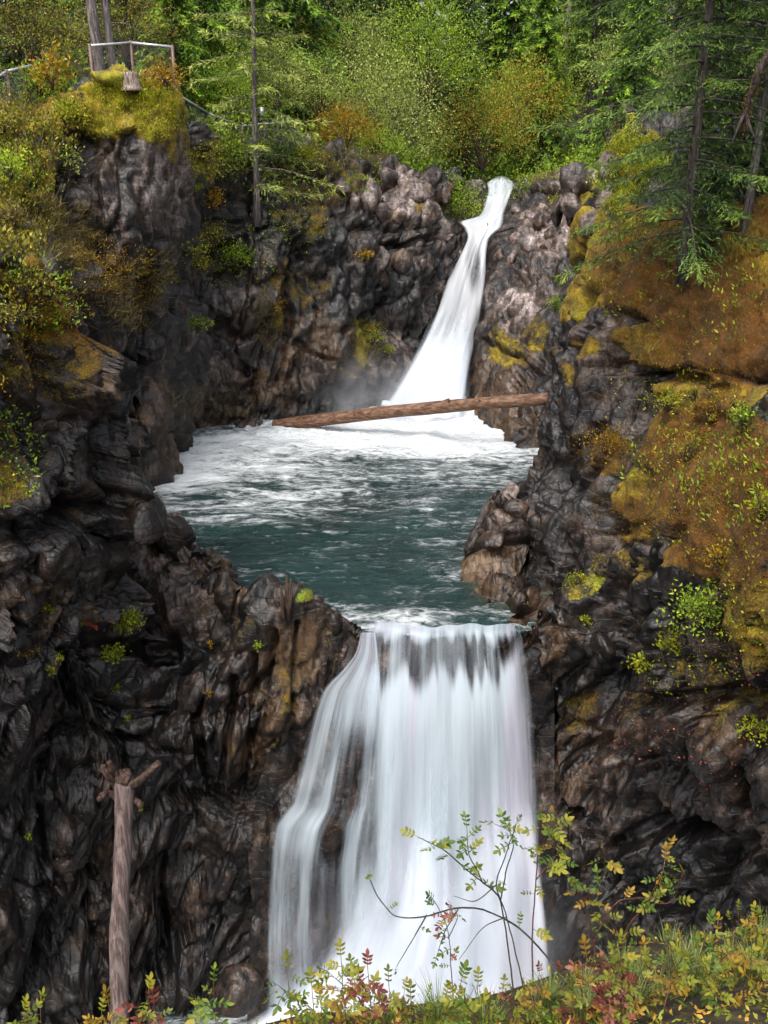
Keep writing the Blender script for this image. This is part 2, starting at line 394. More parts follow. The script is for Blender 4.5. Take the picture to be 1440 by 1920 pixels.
moss_far = [(260,150,75,40,1),(210,205,70,60,.95),(295,215,55,60,.95),(335,260,25,60,.7),(120,215,60,50,.7),(60,220,90,50,.75),(40,330,90,90,.62),(20,450,110,70,.6),
            (400,300,55,50,.6),(390,470,60,40,.6),(530,560,22,80,.55),(570,380,60,70,.5),(640,340,60,40,.45),(690,650,18,50,.75),(650,700,30,20,.6),(700,600,50,10,.6),(580,540,60,60,.45),
            (600,300,60,25,.55),(1030,330,60,30,.4),(940,650,40,35,.6),(1000,620,40,40,.55),(190,460,50,60,.45),(270,560,40,90,.45),(760,390,60,14,.5),(130,560,60,60,.5),(230,640,40,30,.4)]
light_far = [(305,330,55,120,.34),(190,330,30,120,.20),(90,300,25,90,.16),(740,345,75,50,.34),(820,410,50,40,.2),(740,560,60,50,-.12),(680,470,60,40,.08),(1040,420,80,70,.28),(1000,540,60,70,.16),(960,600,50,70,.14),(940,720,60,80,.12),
             (860,370,40,30,.15),(1080,350,60,30,.3),(430,720,110,80,.04),(590,660,60,60,.10),(240,740,55,55,-.35),(260,860,30,60,.05),(400,600,60,110,-.05),(700,740,80,40,-.1),(640,600,90,160,-.04),(110,450,40,50,.14)]  # strongest negative paints shade into the colour of the cave under the overhang
hue_far = [(230,200,140,90,.70),(60,300,140,140,.62),(400,330,80,80,.78),(640,400,120,200,.55),(690,640,40,60,.74),(960,640,80,60,.62),(270,560,60,110,.48)]
tan_far = [(600,660,90,70,.6),(300,800,60,120,.5),(400,780,90,50,.5),(940,740,60,90,.45),(860,375,40,30,.7),(540,720,60,60,.5),(60,420,120,80,.4),(230,560,70,100,.35)]
carve_far = [([(180,705),(225,690),(265,720)], 34, 1.0),([(215,745),(255,770)], 40, 1.1),([(365,250),(372,420),(380,560)], 16, .7),([(465,700),(400,560),(410,470)], 10, .4),([(560,480),(545,600),(515,720)], 10, .5),
             ([(720,455),(800,445),(860,430)], 9, .6),([(640,620),(740,560)], 8, .35),([(1000,690),(940,650),(905,640)], 10, .5),([(760,770),(650,690),(560,640)], 7, .3),([(170,330),(215,560)], 12, .5),([(1010,450),(985,520)], 7, .3)]
def damp_far(P, u, v):
    ch = smooth(np.abs(P[:, 0] - np.interp(P[:, 1], [36, 38, 42, 46, 52], [2.4, 3.6, 4.9, 6.2, 7.2])), .8, 2.4)
    return (.35 + .65 * ch) * (1 - .45 * (1 - smooth(np.hypot((u - 300) / 70, (v - 330) / 130), .6, 1.2)))
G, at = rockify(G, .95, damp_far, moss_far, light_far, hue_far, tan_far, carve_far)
ncol = G.shape[1]; uu = proj(G[G.shape[0] // 3])[0]
ca = int(np.argmax(uu > 362)); cb = int(np.argmax(uu > 905))
cliff_left = add_rock('cliff_left', G, at, (0, ca + 1))
cliff_back = add_rock('cliff_back', G, at, (ca, cb + 1))
cliff_back_right = add_rock('cliff_back_right', G, at, (cb, ncol))

# near left wall: crest running from the upper left down to the lip of the lower fall
CREST = [(-420,420,11.2),(-220,430,12.2),(-60,470,13.2),(70,520,14.3),(150,630,15.3),(182,720,16.4),(192,810,17.8),(250,905,19.8),(296,948,21.0),(360,1012,19.2),(425,1068,17.7),(495,1118,16.8),(560,1120,16.5),(610,1132,16.6),(655,1158,16.6),(690,1180,16.6)]
BOT_U = [-420,-260,-120,10,80,130,175,225,275,325,375,425,475,515,550,585]
def faceY(u): return float(np.interp(u, [-420,-200,0,150,300,450,600,700], [11,11.9,12.9,14.1,15.0,15.7,16.1,16.3]))
C = []
for (cu, cv, cy), bu in zip(CREST, BOT_U):
    t = PX(cu, cv, cy); d = t - CAM; d = d / np.hypot(d[0], d[1]); d[2] = 0
    colm = [t + d * 1.5 - [0, 0, 6.5], t + d * 1.0 - [0, 0, 2.6], t + d * .45 - [0, 0, .25], t]
    for f, g in ((.07, .70), (.18, .38), (.34, .12), (.52, 0), (.72, 0), (1, 0)):
        u_ = cu + (bu - cu) * f ** .8; v_ = cv + (2080 - cv) * f
        colm.append(PX(u_, v_, cy * g + (faceY(u_) + {.52: .5, .72: 1.0, 1: 1.0}.get(f, 0) * float(1 - smooth(u_, 380, 520))) * (1 - g)))
    C.append(colm)
G = loft(np.swapaxes(np.array(C), 0, 1), .055)
moss_a = [(60,570,110,90,.8),(30,690,80,60,.5),(10,870,40,90,.5),(570,1124,24,10,.75),(560,1300,50,70,.4),(470,1180,40,50,.42),(150,700,40,30,.3),(620,1200,40,30,.4),(540,1430,40,40,.3)]
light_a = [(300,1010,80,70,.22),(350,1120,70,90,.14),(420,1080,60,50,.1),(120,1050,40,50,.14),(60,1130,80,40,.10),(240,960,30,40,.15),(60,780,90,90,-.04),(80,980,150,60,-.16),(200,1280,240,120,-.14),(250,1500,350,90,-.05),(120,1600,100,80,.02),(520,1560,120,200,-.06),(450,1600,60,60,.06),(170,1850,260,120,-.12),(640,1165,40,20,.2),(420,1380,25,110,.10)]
hue_a = [(60,570,120,100,.45),(570,1122,35,20,.92)]
tan_a = [(480,1460,90,80,.55),(550,1230,90,70,.4),(60,720,100,70,.5),(100,1140,80,50,.5),(500,1330,80,80,.45),(420,1080,80,60,.3)]
carve_a = [([(240,985),(275,1090),(318,1225)], 20, .7),([(365,1290),(372,1450),(395,1540)], 13, .5),([(440,1270),(425,1400),(400,1540)], 11, .4),([(480,1230),(470,1420)], 9, .35),([(0,1010),(120,960),(230,980)], 40, .7),
           ([(180,1200),(300,1220)], 22, .5),([(60,1480),(200,1400),(330,1440)], 14, .4),([(0,1680),(140,1660),(260,1720)], 14, .4),([(330,1540),(420,1570),(540,1540)], 24, .6),([(560,1170),(555,1330)], 8, .3),([(520,1180),(500,1300)], 8, .3),([(130,1230),(160,1380)],12,.4),([(300,1640),(320,1850)],14,.4),([(110,1500),(90,1640)],10,.3)]
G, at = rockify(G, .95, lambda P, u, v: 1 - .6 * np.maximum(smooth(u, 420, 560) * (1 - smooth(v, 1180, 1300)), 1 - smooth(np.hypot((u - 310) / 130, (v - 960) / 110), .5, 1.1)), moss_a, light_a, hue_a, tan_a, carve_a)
cliff_near_left = add_rock('cliff_near_left', G, at)

# near right wall: from the mossy top down beside the lower fall, coming towards the camera on the right
RIGHT = [
 [(1150,262,25),(1200,240,24),(1265,225,23),(1350,205,22),(1440,195,21),(1760,170,18)],
 [(1133,340,24.6),(1190,340,23.3),(1260,340,21.8),(1350,330,20),(1440,320,18.5),(1760,300,15)],
 [(1085,415,23.6),(1150,420,21.8),(1230,430,20),(1330,440,18.2),(1440,450,16.5),(1760,450,13)],
 [(1062,530,23.1),(1130,540,20.5),(1220,560,18.3),(1320,580,16.5),(1440,600,14.8),(1760,620,11.5)],
 [(1015,640,22.6),(1105,640,20.2),(1200,668,17.6),(1310,690,15.6),(1440,710,13.9),(1760,760,10.6)],
 [(1006,760,22.1),(1085,745,20.0),(1185,770,17.8),(1300,800,15.4),(1440,830,13.2),(1760,860,10)],
 [(985,860,21.9),(1060,870,19.2),(1160,890,16.8),(1280,910,14.5),(1440,940,12.3),(1760,980,9.5)],
 [(940,932,21.5),(1030,950,19),(1140,980,16.5),(1270,1010,14),(1440,1050,11.6),(1760,1090,9)],
 [(872,1008,21.2),(990,1040,18.8),(1120,1070,16.4),(1260,1110,13.8),(1440,1150,11.3),(1760,1200,8.7)],
 [(888,1068,19.8),(990,1110,18.1),(1110,1160,16.2),(1250,1210,13.8),(1440,1260,11.2),(1760,1320,8.6)],
 [(950,1108,17.8),(1005,1134,17.1),(1100,1215,16.0),(1240,1320,13.8),(1440,1400,11.2),(1760,1450,8.6)],
 [(996,1150,16.75),(1025,1240,16.5),(1100,1360,15.8),(1230,1450,14.3),(1440,1550,11.9),(1760,1600,8.4)],
 [(992,1350,16.7),(1035,1430,16.2),(1110,1530,15.9),(1230,1620,14.6),(1440,1700,12.0),(1760,1750,8.2)],
 [(1005,1600,16.5),(1055,1660,16),(1120,1740,15.6),(1230,1820,14.2),(1440,1900,11.6),(1760,1950,8)],
 [(1015,1980,16.3),(1065,2010,15.6),(1130,2050,14.7),(1230,2100,12.6),(1440,2150,10.2),(1760,2200,8)],
]
C = []
for k, row in enumerate(RIGHT):
    pts = [PX(*q) for q in row]; t = pts[0]; d = t - CAM; d = d / np.hypot(d[0], d[1]); d[2] = 0
    if k < 10: pre = [t + d * 4.5 + [2.2, 0, 0], t + d * 1.6 + [.45, 0, 0]]
    elif k == 10: pre = [t + d * 3.0 + [.9, 0, -.5], t + d * 1.2 + [.3, 0, -.3]]
    else: pre = [t + d * 1.4 + [-1.4, 0, 0], t + d * .6 + [-.7, 0, 0]]
    C.append(pre + pts)
top = [q + np.array([.6, 3.0, -.2]) for q in C[0]]; top2 = [q + np.array([1.2, 9.0, -3.0]) for q in C[0]]
C = [top2, top] + C
G = loft(np.array(C), .058)
moss_r = [(1190,290,70,60,1),(1150,350,40,60,.9),(1250,500,190,120,1.05),(1110,450,60,60,1),(1230,640,110,55,1),(1350,600,140,120,1.05),(1420,450,120,110,1),(1080,560,30,50,.85),(1040,570,26,40,.8),(1110,650,20,22,.8),
          (1110,840,50,55,.62),(1200,930,100,60,.95),(1330,850,170,110,.95),(1380,1010,140,110,.95),(1170,980,70,45,.66),(1260,1040,35,30,.95),(1430,1160,80,120,.8),(1140,1060,60,50,.5),(1090,1100,25,30,.6),(1300,740,120,60,.75),
          (1030,1270,30,60,.4),(1060,1360,40,70,.45),(1080,700,16,30,.6),(1120,1200,60,60,.35),(1330,1230,100,80,.45),(1180,1320,80,40,.35),(1380,1320,80,70,.4)]
light_r = [(1110,660,50,110,.22),(1220,740,70,45,.2),(1040,760,24,140,.0),(950,1000,60,60,.16),(910,1060,40,50,.2),(1080,900,30,90,.02),(1170,1110,80,50,.0),(1130,1230,70,40,.06),(1230,1380,220,60,-.06),(1380,1420,60,90,.12),(1060,1480,80,90,.02),(1150,1520,80,50,.05),(1250,1650,220,110,-.2),(1020,800,20,160,-.12),(1100,1330,100,60,-.1)]  # negatives darken the rock; overhang shade on the lower right wall is painted in
hue_r = [(1190,300,90,90,.86),(1150,350,50,80,.70),(1110,450,55,60,.62),(1260,520,150,110,.24),(1360,620,150,120,.16),(1200,640,70,40,.42),(1080,560,50,60,.58),(1110,840,55,55,.40),(1170,980,80,50,.42),(1330,860,160,100,.26),(1380,1020,140,100,.18),(1430,440,80,60,.42),(1090,1100,30,40,.85)]
tan_r = [(930,1080,60,50,.7),(1020,1200,60,60,.5),(1240,1380,200,80,.35),(1080,1440,90,60,.3),(980,1140,40,30,.6)]
carve_r = [([(1010,620),(1045,700),(1035,850),(1000,930)], 12, .5),([(1085,470),(1100,560),(1070,650)], 10, .5),([(1130,690),(1200,705),(1300,715)], 18, .5),([(1060,1000),(1045,1100)], 12, .4),([(1120,1290),(1240,1320),(1360,1310)], 26, .6),
           ([(1020,1380),(1120,1400),(1300,1460)], 14, .4),([(1370,1290),(1385,1420),(1400,1520)], 12, .5),([(1050,1540),(1150,1580),(1330,1560)], 26, .6),([(1240,1000),(1235,1150)], 12, .4),([(940,960),(1010,1010)], 8, .35),([(1100,1650),(1250,1700)], 30, .6),([(1190,1160),(1130,1300)], 14, .4)]
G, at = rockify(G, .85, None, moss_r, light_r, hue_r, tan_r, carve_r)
cliff_near_right = add_rock('cliff_near_right', G, at)

# rock under the lower fall, with the sill it pours over and the bulge that splits its left side
SILL_U = [540,600,660,700,760,820,880,940,985,1040]
rows = []
for v_, Ys in ((None, None), (1205,(17.0,)*10), (1250,(16.7,16.7,16.7,16.75,16.8,16.8,16.8,16.8,16.75,16.7)), (1330,(16.4,16.4,16.45,16.6,16.7,16.7,16.7,16.7,16.6,16.5)),
               (1450,(16.1,16.1,16.25,16.5,16.6,16.6,16.6,16.6,16.5,16.4)), (1540,(15.9,15.65,15.6,16.3,16.5,16.5,16.5,16.5,16.4,16.3)), (1680,(15.7,15.5,15.5,16.2,16.4,16.4,16.4,16.4,16.3,16.2)), (1860,(15.5,15.4,15.4,16,16.3,16.3,16.3,16.3,16.2,16)), (2060,(15.2,15.2,15.2,15.8,16.1,16.1,16.1,16.1,16,15.8))):
    if v_ is None:
        rows.append([np.array([PX(u_, 1200, 17.0)[0] * 1.05, 20.5, -2.0]) for u_ in SILL_U]); rows.append([np.array([PX(u_, 1200, 17.0)[0], 17.7, -.55]) for u_ in SILL_U])
    else:
        rows.append([PX(u_ - (80 * smooth(v_, 1300, 1560) if u_ < 700 else 0), v_, y_) for u_, y_ in zip(SILL_U, Ys)])
G = loft(np.array(rows), .08)
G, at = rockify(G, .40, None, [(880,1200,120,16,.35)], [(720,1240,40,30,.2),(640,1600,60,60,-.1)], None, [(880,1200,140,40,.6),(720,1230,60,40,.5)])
cliff_under_fall = add_rock('cliff_under_fall', G, at)
# ---------------------------------------------------------------- ground: forest floor behind, the near bank, river beds
RV = np.concatenate([a for a, b in ROCKV]); RN = np.concatenate([b for a, b in ROCKV])
RU, RVV, RW = proj(RV)
_key = np.lexsort((RVV, RU)); 
_bin = {}
_ok = (RW > 1) & (RU > -500) & (RU < 1950) & (RVV > -50) & (RVV < 2100)
_idx = np.nonzero(_ok)[0]
_bu = (RU[_idx] // 12).astype(int); _bv = (RVV[_idx] // 12).astype(int)
_o = np.lexsort((RW[_idx], _bv, _bu)); _idx = _idx[_o]; _bu = _bu[_o]; _bv = _bv[_o]
_first = np.ones(len(_idx), bool); _first[1:] = (_bu[1:] != _bu[:-1]) | (_bv[1:] != _bv[:-1])
for a, b, i in zip(_bu[_first], _bv[_first], _idx[_first]): _bin[(int(a), int(b))] = int(i)
def surf(u, v, rad=6):
    """front-most rock point seen at photo pixel (u, v) and its outward normal"""
    a, b = int(u // 12), int(v // 12)
    for r in range(rad):
        c = [_bin[(a + i, b + j)] for i in range(-r, r + 1) for j in range(-r, r + 1) if (a + i, b + j) in _bin]
        if c:
            i = min(c, key=lambda q: (RU[q] - u) ** 2 + (RVV[q] - v) ** 2 + 40 * RW[q])
            return RV[i], RN[i]
    return None, None

M['soil'] = plain('forest_soil', [(0, (.012, .010, .006)), (.5, (.035, .028, .014)), (.8, (.05, .055, .016)), (1, (.09, .07, .03))], 1.7, .95, bump=.8, bdist=.08)
M['bank'] = plain('bank_soil', [(0, (.012, .009, .006)), (.5, (.04, .028, .016)), (1, (.10, .08, .03))], 9, .95, bump=.8, bdist=.02)
xs = np.linspace(-60, 75, 136); ys = np.concatenate([np.linspace(27, 60, 60), np.linspace(61, 260, 60)])
X, Y = np.meshgrid(xs, ys, indexing='ij')
rim_x = [-60, -18, -13, -9, -7, -4.5, 0, 4, 8, 9, 12, 18, 75]; rim_y = [24, 25.5, 27.5, 31, 35.5, 38.5, 43, 49.5, 53, 50, 46, 34, 30]
rim_z = [11, 10.5, 10.3, 10.6, 11, 10.8, 9.6, 9.0, 8.6, 9.0, 9.6, 11, 12]
dY = Y - np.interp(X, rim_x, rim_y)
Z = np.interp(X, rim_x, rim_z) - .8 + np.where(dY > 0, 0, 0) + np.clip(dY, 0, 300) * np.interp(X, [-60, -8, 0, 6, 8, 60], [.16, .26, .24, .12, .12, .2]) * (1 - np.exp(-np.clip(dY, 0, 300) / 6)) - np.clip(-dY, 0, 9) * 1.6
Z = Z + 1.1 * fbm(np.stack([X, Y, 0 * X], -1).reshape(-1, 3), 8, 3, 61).reshape(X.shape) * smooth(dY, 0, 6)
FLOOR = np.stack([X, Y, Z], -1)
forest_floor = tag(obj('forest_floor', mesh('forest_floor', FLOOR.reshape(-1, 3), (lambda f: f[dY.ravel()[f].min(1) > -1.6])(grid_faces(*X.shape)), M['soil'], None, True)), kind='structure')
def floor_z(x, y):
    i = int(np.clip(np.searchsorted(xs, x), 1, len(xs) - 1)); j = int(np.clip(np.searchsorted(ys, y), 1, len(ys) - 1))
    return float(Z[i - 1:i + 1, j - 1:j + 1].mean())

BANK = [[(-900,2700,.9),(-400,2500,1.2),(300,2400,1.25),(800,2350,1.3),(1200,2300,1.3),(1600,2250,1.3),(2400,2200,1.2)],
        [(-900,2350,1.6),(-400,2180,1.9),(300,2080,2.0),(800,2020,2.0),(1200,1960,2.0),(1600,1930,1.9),(2400,1850,1.6)],
        [(-900,2200,1.9),(-400,2080,2.3),(300,2000,2.45),(620,1955,2.5),(1000,1895,2.6),(1440,1800,2.6),(2400,1650,2.0)]]
rows = [[PX(*q) for q in r] for r in BANK]
rows = [[q * np.array([1.3, 0, 1]) + np.array([0, -14 - q[1], 0]) + np.array([0, 0, .3]) for q in rows[0]], [q * np.array([1, 0, 1]) + np.array([0, -1.5, .9]) for q in rows[0]]] + rows
rows += [[q + np.array([.1 * q[0], .45, -.55]) for q in rows[-1]], [q + np.array([.1 * q[0], 1.3, -4.5]) for q in rows[-1]], [q + np.array([.1 * q[0], 2.8, -16]) for q in rows[-1]]]
G = loft(np.array(rows), .12); P = G.reshape(-1, 3)
P = P + np.array([0, 0, 1]) * (.16 * fbm(P, .5, 4, 71))[:, None]
BANKV = P
near_bank = tag(obj('near_bank', mesh('near_bank', P, grid_faces(*G.shape[:2]), M['bank'], None, True)), kind='structure')
BU, BV, BW = proj(P)
def bank(u, v):
    ok = BW > .3
    i = int(np.argmin(np.where(ok, (BU - u) ** 2 + (BV - v) ** 2 + 200 * BW, 1e12))); return P_bank[i]
P_bank = P

# ---------------------------------------------------------------- water
def water_material():
    m, nt, out = mat_new('pool_water'); k = NT(nt); p = k.pos(); foam = k.attr('foam')
    w1 = k.noise(k.mapping(p, (0, 0, .15), (1, 2.2, 1)), 1.0, 5, .62, 2.0)
    w2 = k.noise(k.mapping(p, (0, 0, -.25), (1, 2.2, 1)), 5.0, 4, .6, .8)
    w3 = k.noise(k.mapping(p, (0, 0, .1), (.35, 1.3, 1)), 1.0, 3, .55, 1.5)
    fr = k.m('ADD', k.m('MULTIPLY', k.m('SUBTRACT', w1, .5), 1.7), k.m('MULTIPLY', k.m('SUBTRACT', w2, .5), 1.0))
    fr = k.m('ADD', fr, k.m('MULTIPLY', k.m('SUBTRACT', w3, .5), 1.3))
    fm = k.m('POWER', k.sstep(k.m('ADD', foam, fr), .10, 1.15), 1.2)
    deep = k.ramp(k.noise(p, .35, 3), [(.3, (.005, .018, .017)), (.7, (.012, .042, .040))])
    shal = k.attr('shallow')
    deep = k.mix(shal, deep, (.10, .085, .03, 1))
    col = k.mix(fm, deep, (.80, .84, .86, 1))
    rough = k.m('ADD', .07, k.m('MULTIPLY', fm, .6))
    h = k.m('ADD', k.m('MULTIPLY', w1, 1.0), k.m('MULTIPLY', w2, .45))
    b = k.n('ShaderNodeBump', {'Height': h, 'Strength': 1.0, 'Distance': .26})
    bs = k.n('ShaderNodeBsdfPrincipled', {'Base Color': col, 'Roughness': rough, 'Normal': b.outputs[0], 'IOR': 1.33})
    nt.links.new(bs.outputs[0], out.inputs[0]); return m
M['water'] = water_material()
def silk_material(name, white=(.74, .74, .86), teal=(.50, .66, .68), tealamt=.5, fx=1.7, fine=8.0, contrast=1.35, lo=.0):
    m, nt, out = mat_new(name); k = NT(nt)
    uv = k.n('ShaderNodeUVMap').outputs[0]; dens = k.attr('dens')
    s1 = k.noise(k.mapping(uv, (0, 0, 0), (fx, .10, 1)), 1.0, 4, .6, .15)
    s2 = k.noise(k.mapping(uv, (0, 0, 0), (fine, .28, 1)), 1.0, 3, .6, .1)
    s3 = k.noise(k.mapping(uv, (0, 0, 0), (.5, .12, 1)), 1.0, 2, .5)
    st = k.m('ADD', k.m('MULTIPLY', k.m('SUBTRACT', s1, .5), contrast), k.m('MULTIPLY', k.m('SUBTRACT', s2, .5), contrast * .36))
    a = k.sstep(k.m('ADD', dens, k.m('MULTIPLY', st, k.m('SUBTRACT', 1.35, dens))), .0, 1.0)
    col = k.mix(k.m('MULTIPLY', k.sstep(k.m('ADD', s3, k.m('MULTIPLY', k.m('SUBTRACT', s1, .5), .8)), .40, .62), tealamt), (*white, 1), (*teal, 1))
    h = k.m('ADD', s1, k.m('MULTIPLY', s2, .35))
    bp = k.n('ShaderNodeBump', {'Height': h, 'Strength': .5, 'Distance': .10})
    df = k.n('ShaderNodeBsdfDiffuse', {'Color': col, 'Normal': bp.outputs[0]}); tr = k.n('ShaderNodeBsdfTranslucent', {'Color': col})
    mx = k.n('ShaderNodeMixShader', {0: .35, 1: df.outputs[0], 2: tr.outputs[0]})
    tp = k.n('ShaderNodeBsdfTransparent')
    fin = k.n('ShaderNodeMixShader', {0: a, 1: tp.outputs[0], 2: mx.outputs[0]})
    nt.links.new(fin.outputs[0], out.inputs[0]); return m

# upper pool
xs2 = np.arange(-10, 7.5, .085); ys2 = np.concatenate([np.arange(16.1, 17.6, .03), np.arange(17.6, 39, .085)])
X2, Y2 = np.meshgrid(xs2, ys2, indexing='ij'); Pw = np.stack([X2, Y2, 0 * X2], -1).reshape(-1, 3)
def lipY(x): return 16.52 - .26 * np.sin(np.pi * np.clip((np.asarray(x) + .4) / 3.5, 0, 1)) + .07 * np.sin(np.asarray(x) * 4.1 + 1) + .035 * np.sin(np.asarray(x) * 11)
POLY = np.array([(-10,23.5),(-6.4,22.9),(-5.2,21.6),(-3.9,19.4),(-3.0,17.95),(-2.2,17.1),(-1.0,16.95),(-.5,16.62)] + [(x_, float(lipY(x_))) for x_ in np.linspace(-.35, 3.05, 40)] + [(3.15,16.75),(3.5,17.4),(4.6,20.2),(7.4,23),(7.4,36),(6,38.9),(-10,38.9)])
def inside(px, py, poly):
    r = np.zeros(len(px), bool); j = len(poly) - 1
    for i in range(len(poly)):
        xi, yi = poly[i]; xj, yj = poly[j]
        c = ((yi > py) != (yj > py)) & (px < (xj - xi) * (py - yi) / (yj - yi + 1e-12) + xi); r ^= c; j = i
    return r
uw, vw, _ = proj(Pw)
wave = .12 * fbm(Pw * [1, 1.8, 1], 1.6, 4, 81) + .045 * fbm(Pw * [1, 1.6, 1], .5, 3, 83)
turb = smooth(Pw[:, 1], 26, 33); wave = wave * (1 + 1.3 * turb)
wave = wave * (.35 + .65 * smooth(Pw[:, 1], 16.8, 18.5)) - .16 * smooth(lipY(Pw[:, 0]) + 1.0 - Pw[:, 1], 0, 1.1) ** 2
foam = .12 + .32 * smooth(Pw[:, 1], 20, 28) + .2 * smooth(-Pw[:, 0], -1, 3) * smooth(Pw[:, 1], 21, 25)
fd = np.hypot((Pw[:, 0] - 1.6) / 1.2, (Pw[:, 1] - 35.5) / 1.25)
foam += 1.2 * (1 - smooth(fd, .8, 7.0))
foam += .35 * (1 - smooth(np.hypot(Pw[:, 0] + 6.4, (Pw[:, 1] - 27) / 1.6), .3, 2.2)) * smooth(Pw[:, 1], 22, 26)
foam += .30 * (1 - smooth(np.abs(Pw[:, 1] - (31 - .03 * (Pw[:, 0]) ** 2)), .5, 3))
foam += .26 * fbm(Pw * [.8, 2, 1], 2.6, 3, 85) + .28 * smooth(17.7 - Pw[:, 1], 0, .7)
foam -= .12 * (1 - smooth(np.hypot(Pw[:, 0] + .3, Pw[:, 1] - 18.8), .5, 2.0))
shal = (1 - smooth(np.hypot(Pw[:, 0] - 2.9, (Pw[:, 1] - 18.6) / 1.6), .3, 1.2)) * .7
Pw[:, 2] = wave
F = grid_faces(*X2.shape); ctr = Pw[F].mean(1); F = F[inside(ctr[:, 0], ctr[:, 1], POLY)]
used, inv = np.unique(F, return_inverse=True)
upper_pool = tag(obj('pool_water', mesh('pool_water', Pw[used], inv.reshape(F.shape), M['water'], dict(foam=foam[used], shallow=shal[used]), True)), kind='structure')
# plunge pool below the lower fall
xs3 = np.arange(-12, 8, .16); ys3 = np.arange(7, 17.0, .16); X3, Y3 = np.meshgrid(xs3, ys3, indexing='ij'); Pl = np.stack([X3, Y3, 0 * X3], -1).reshape(-1, 3)
Pl[:, 2] = -10.3 + .22 * fbm(Pl, 1.2, 4, 91)
lower_pool = tag(obj('plunge_pool_water', mesh('plunge_pool_water', Pl, grid_faces(*X3.shape), M['water'], dict(foam=.9 - .45 * smooth(14 - Pl[:, 1], 0, 4) - .5 * smooth(-3.4 - Pl[:, 0], 0, 1.5), shallow=0 * Pl[:, 0]), True)), kind='structure')

def sheet(name, rows, mat, dens, ns=60, nt=140, bulge=.3, seed=0, rip=.05, ramp=True):
    """falling water: rows of (left point, right point); a curved sheet with ripples along the flow"""
    L = np.array([r[0] for r in rows], float); R = np.array([r[1] for r in rows], float)
    seg = np.linalg.norm(np.diff((L + R) / 2, axis=0), axis=1); cnt = np.maximum(2, np.round(seg / seg.sum() * nt).astype(int))
    L = catmull(L, cnt); R = catmull(R, cnt); s = np.linspace(0, 1, ns)
    G = L[:, None] * (1 - s)[None, :, None] + R[:, None] * s[None, :, None]
    G[..., 1] -= bulge * (1 - (2 * s - 1) ** 2)[None, :] * (smooth(np.linspace(0, 1, len(L)), .03, .3) if ramp else np.ones(len(L)))[:, None]
    if seed == 1: G[..., 1] += (lipY(G[..., 0]) - 16.46 + .02) * (1 - smooth(np.linspace(0, 1, len(L)), .06, .3))[:, None]
    T = np.concatenate([[0], np.cumsum(np.linalg.norm(np.diff((L + R) / 2, axis=0), axis=1))])
    wid = np.linalg.norm(R - L, axis=1).mean()
    uv = np.stack(np.broadcast_arrays(s[None, :] * wid, -T[:, None]), -1)
    q = np.stack([uv[..., 0] * 1.0, uv[..., 1] * .10, np.full(uv.shape[:2], seed * 3.1)], -1).reshape(-1, 3)
    rp = fbm(q, .55, 3, 100 + seed).reshape(G.shape[:2]) * smooth(T, .4, 2.5)[:, None]
    G[..., 1] -= rip * rp * 2
    u, v, _ = proj(G.reshape(-1, 3))
    D = dens(u, v, np.broadcast_to(s[None, :], G.shape[:2]).ravel(), np.broadcast_to((T / T[-1])[:, None], G.shape[:2]).ravel(), q)
    me = mesh(name, G.reshape(-1, 3), grid_faces(*G.shape[:2]), mat, dict(dens=D), True, uv.reshape(-1, 2))
    return me
M['silk'] = silk_material('falling_water', tealamt=.55)
M['silk_up'] = silk_material('rushing_water', white=(.82, .84, .88), teal=(.56, .72, .76), tealamt=.32, fx=1.6, fine=6, contrast=1.5)

# lower fall: main curtain
def row(ul, ur, v, Y): return (PX(ul, v, Y), PX(ur, v, Y))
main = [(np.array([-.5, 17.1, -.10]), np.array([3.15, 17.1, -.10])), row(680,992,1177,16.46), row(676,996,1196,16.28), row(672,1000,1225,16.14), row(668,1006,1265,16.0), row(660,1014,1350,15.85), row(652,1022,1480,15.7), row(645,1030,1650,15.5), row(640,1042,1800,15.35), row(640,1055,1960,15.2)]
def d_main(u, v, s, t, q):
    jag = 44 * fbm(q * [1, 0, 1], .13, 2, 111) + 26 * fbm(q * [1, 0, 1], .5, 2, 115) + 18 * fbm(q * [1, 0, 1], 1.2, 2, 112)
    on = 1268 - 45 * smooth(u, 900, 970) - 18 * smooth(720 - u, 0, 40)
    white = smooth(v + jag, on - 24, on + 26)
    d = .26 + .48 * white + .40 * smooth(v, 1160, 1172) * (1 - smooth(v + .5 * jag, 1178, 1205)) + .14 * fbm(q * [1, 0, 1], .5, 2, 113)
    d = d + .16 * white * (1 - smooth(v, 1290, 1380)) + .10 * fbm(q * [1, 0, 1], .9, 3, 114)
    d = d + .34 * smooth(v, 1580, 1780)
    d = d * smooth(s, .0, .10) * smooth(1 - s, 0, .17) - .25 * (1 - smooth(1 - s, 0, .07)); d = d - .45 * (1 - smooth(u, 690, 730)) * smooth(v, 1330, 1420) * (1 - smooth(v, 1600, 1720))
    return np.clip(d, -.6, 1.25)
waterfall = empty('waterfall', PX(830, 1900, 15.4)); tag(waterfall, kind='structure')
def rel(o, parent): o.parent = parent; o.matrix_parent_inverse = Matrix.Translation(-Vector(parent.location)); return o
rel(obj('curtain', sheet('curtain', main, M['silk'], d_main, 110, 220, .35, 1, .07)), waterfall)
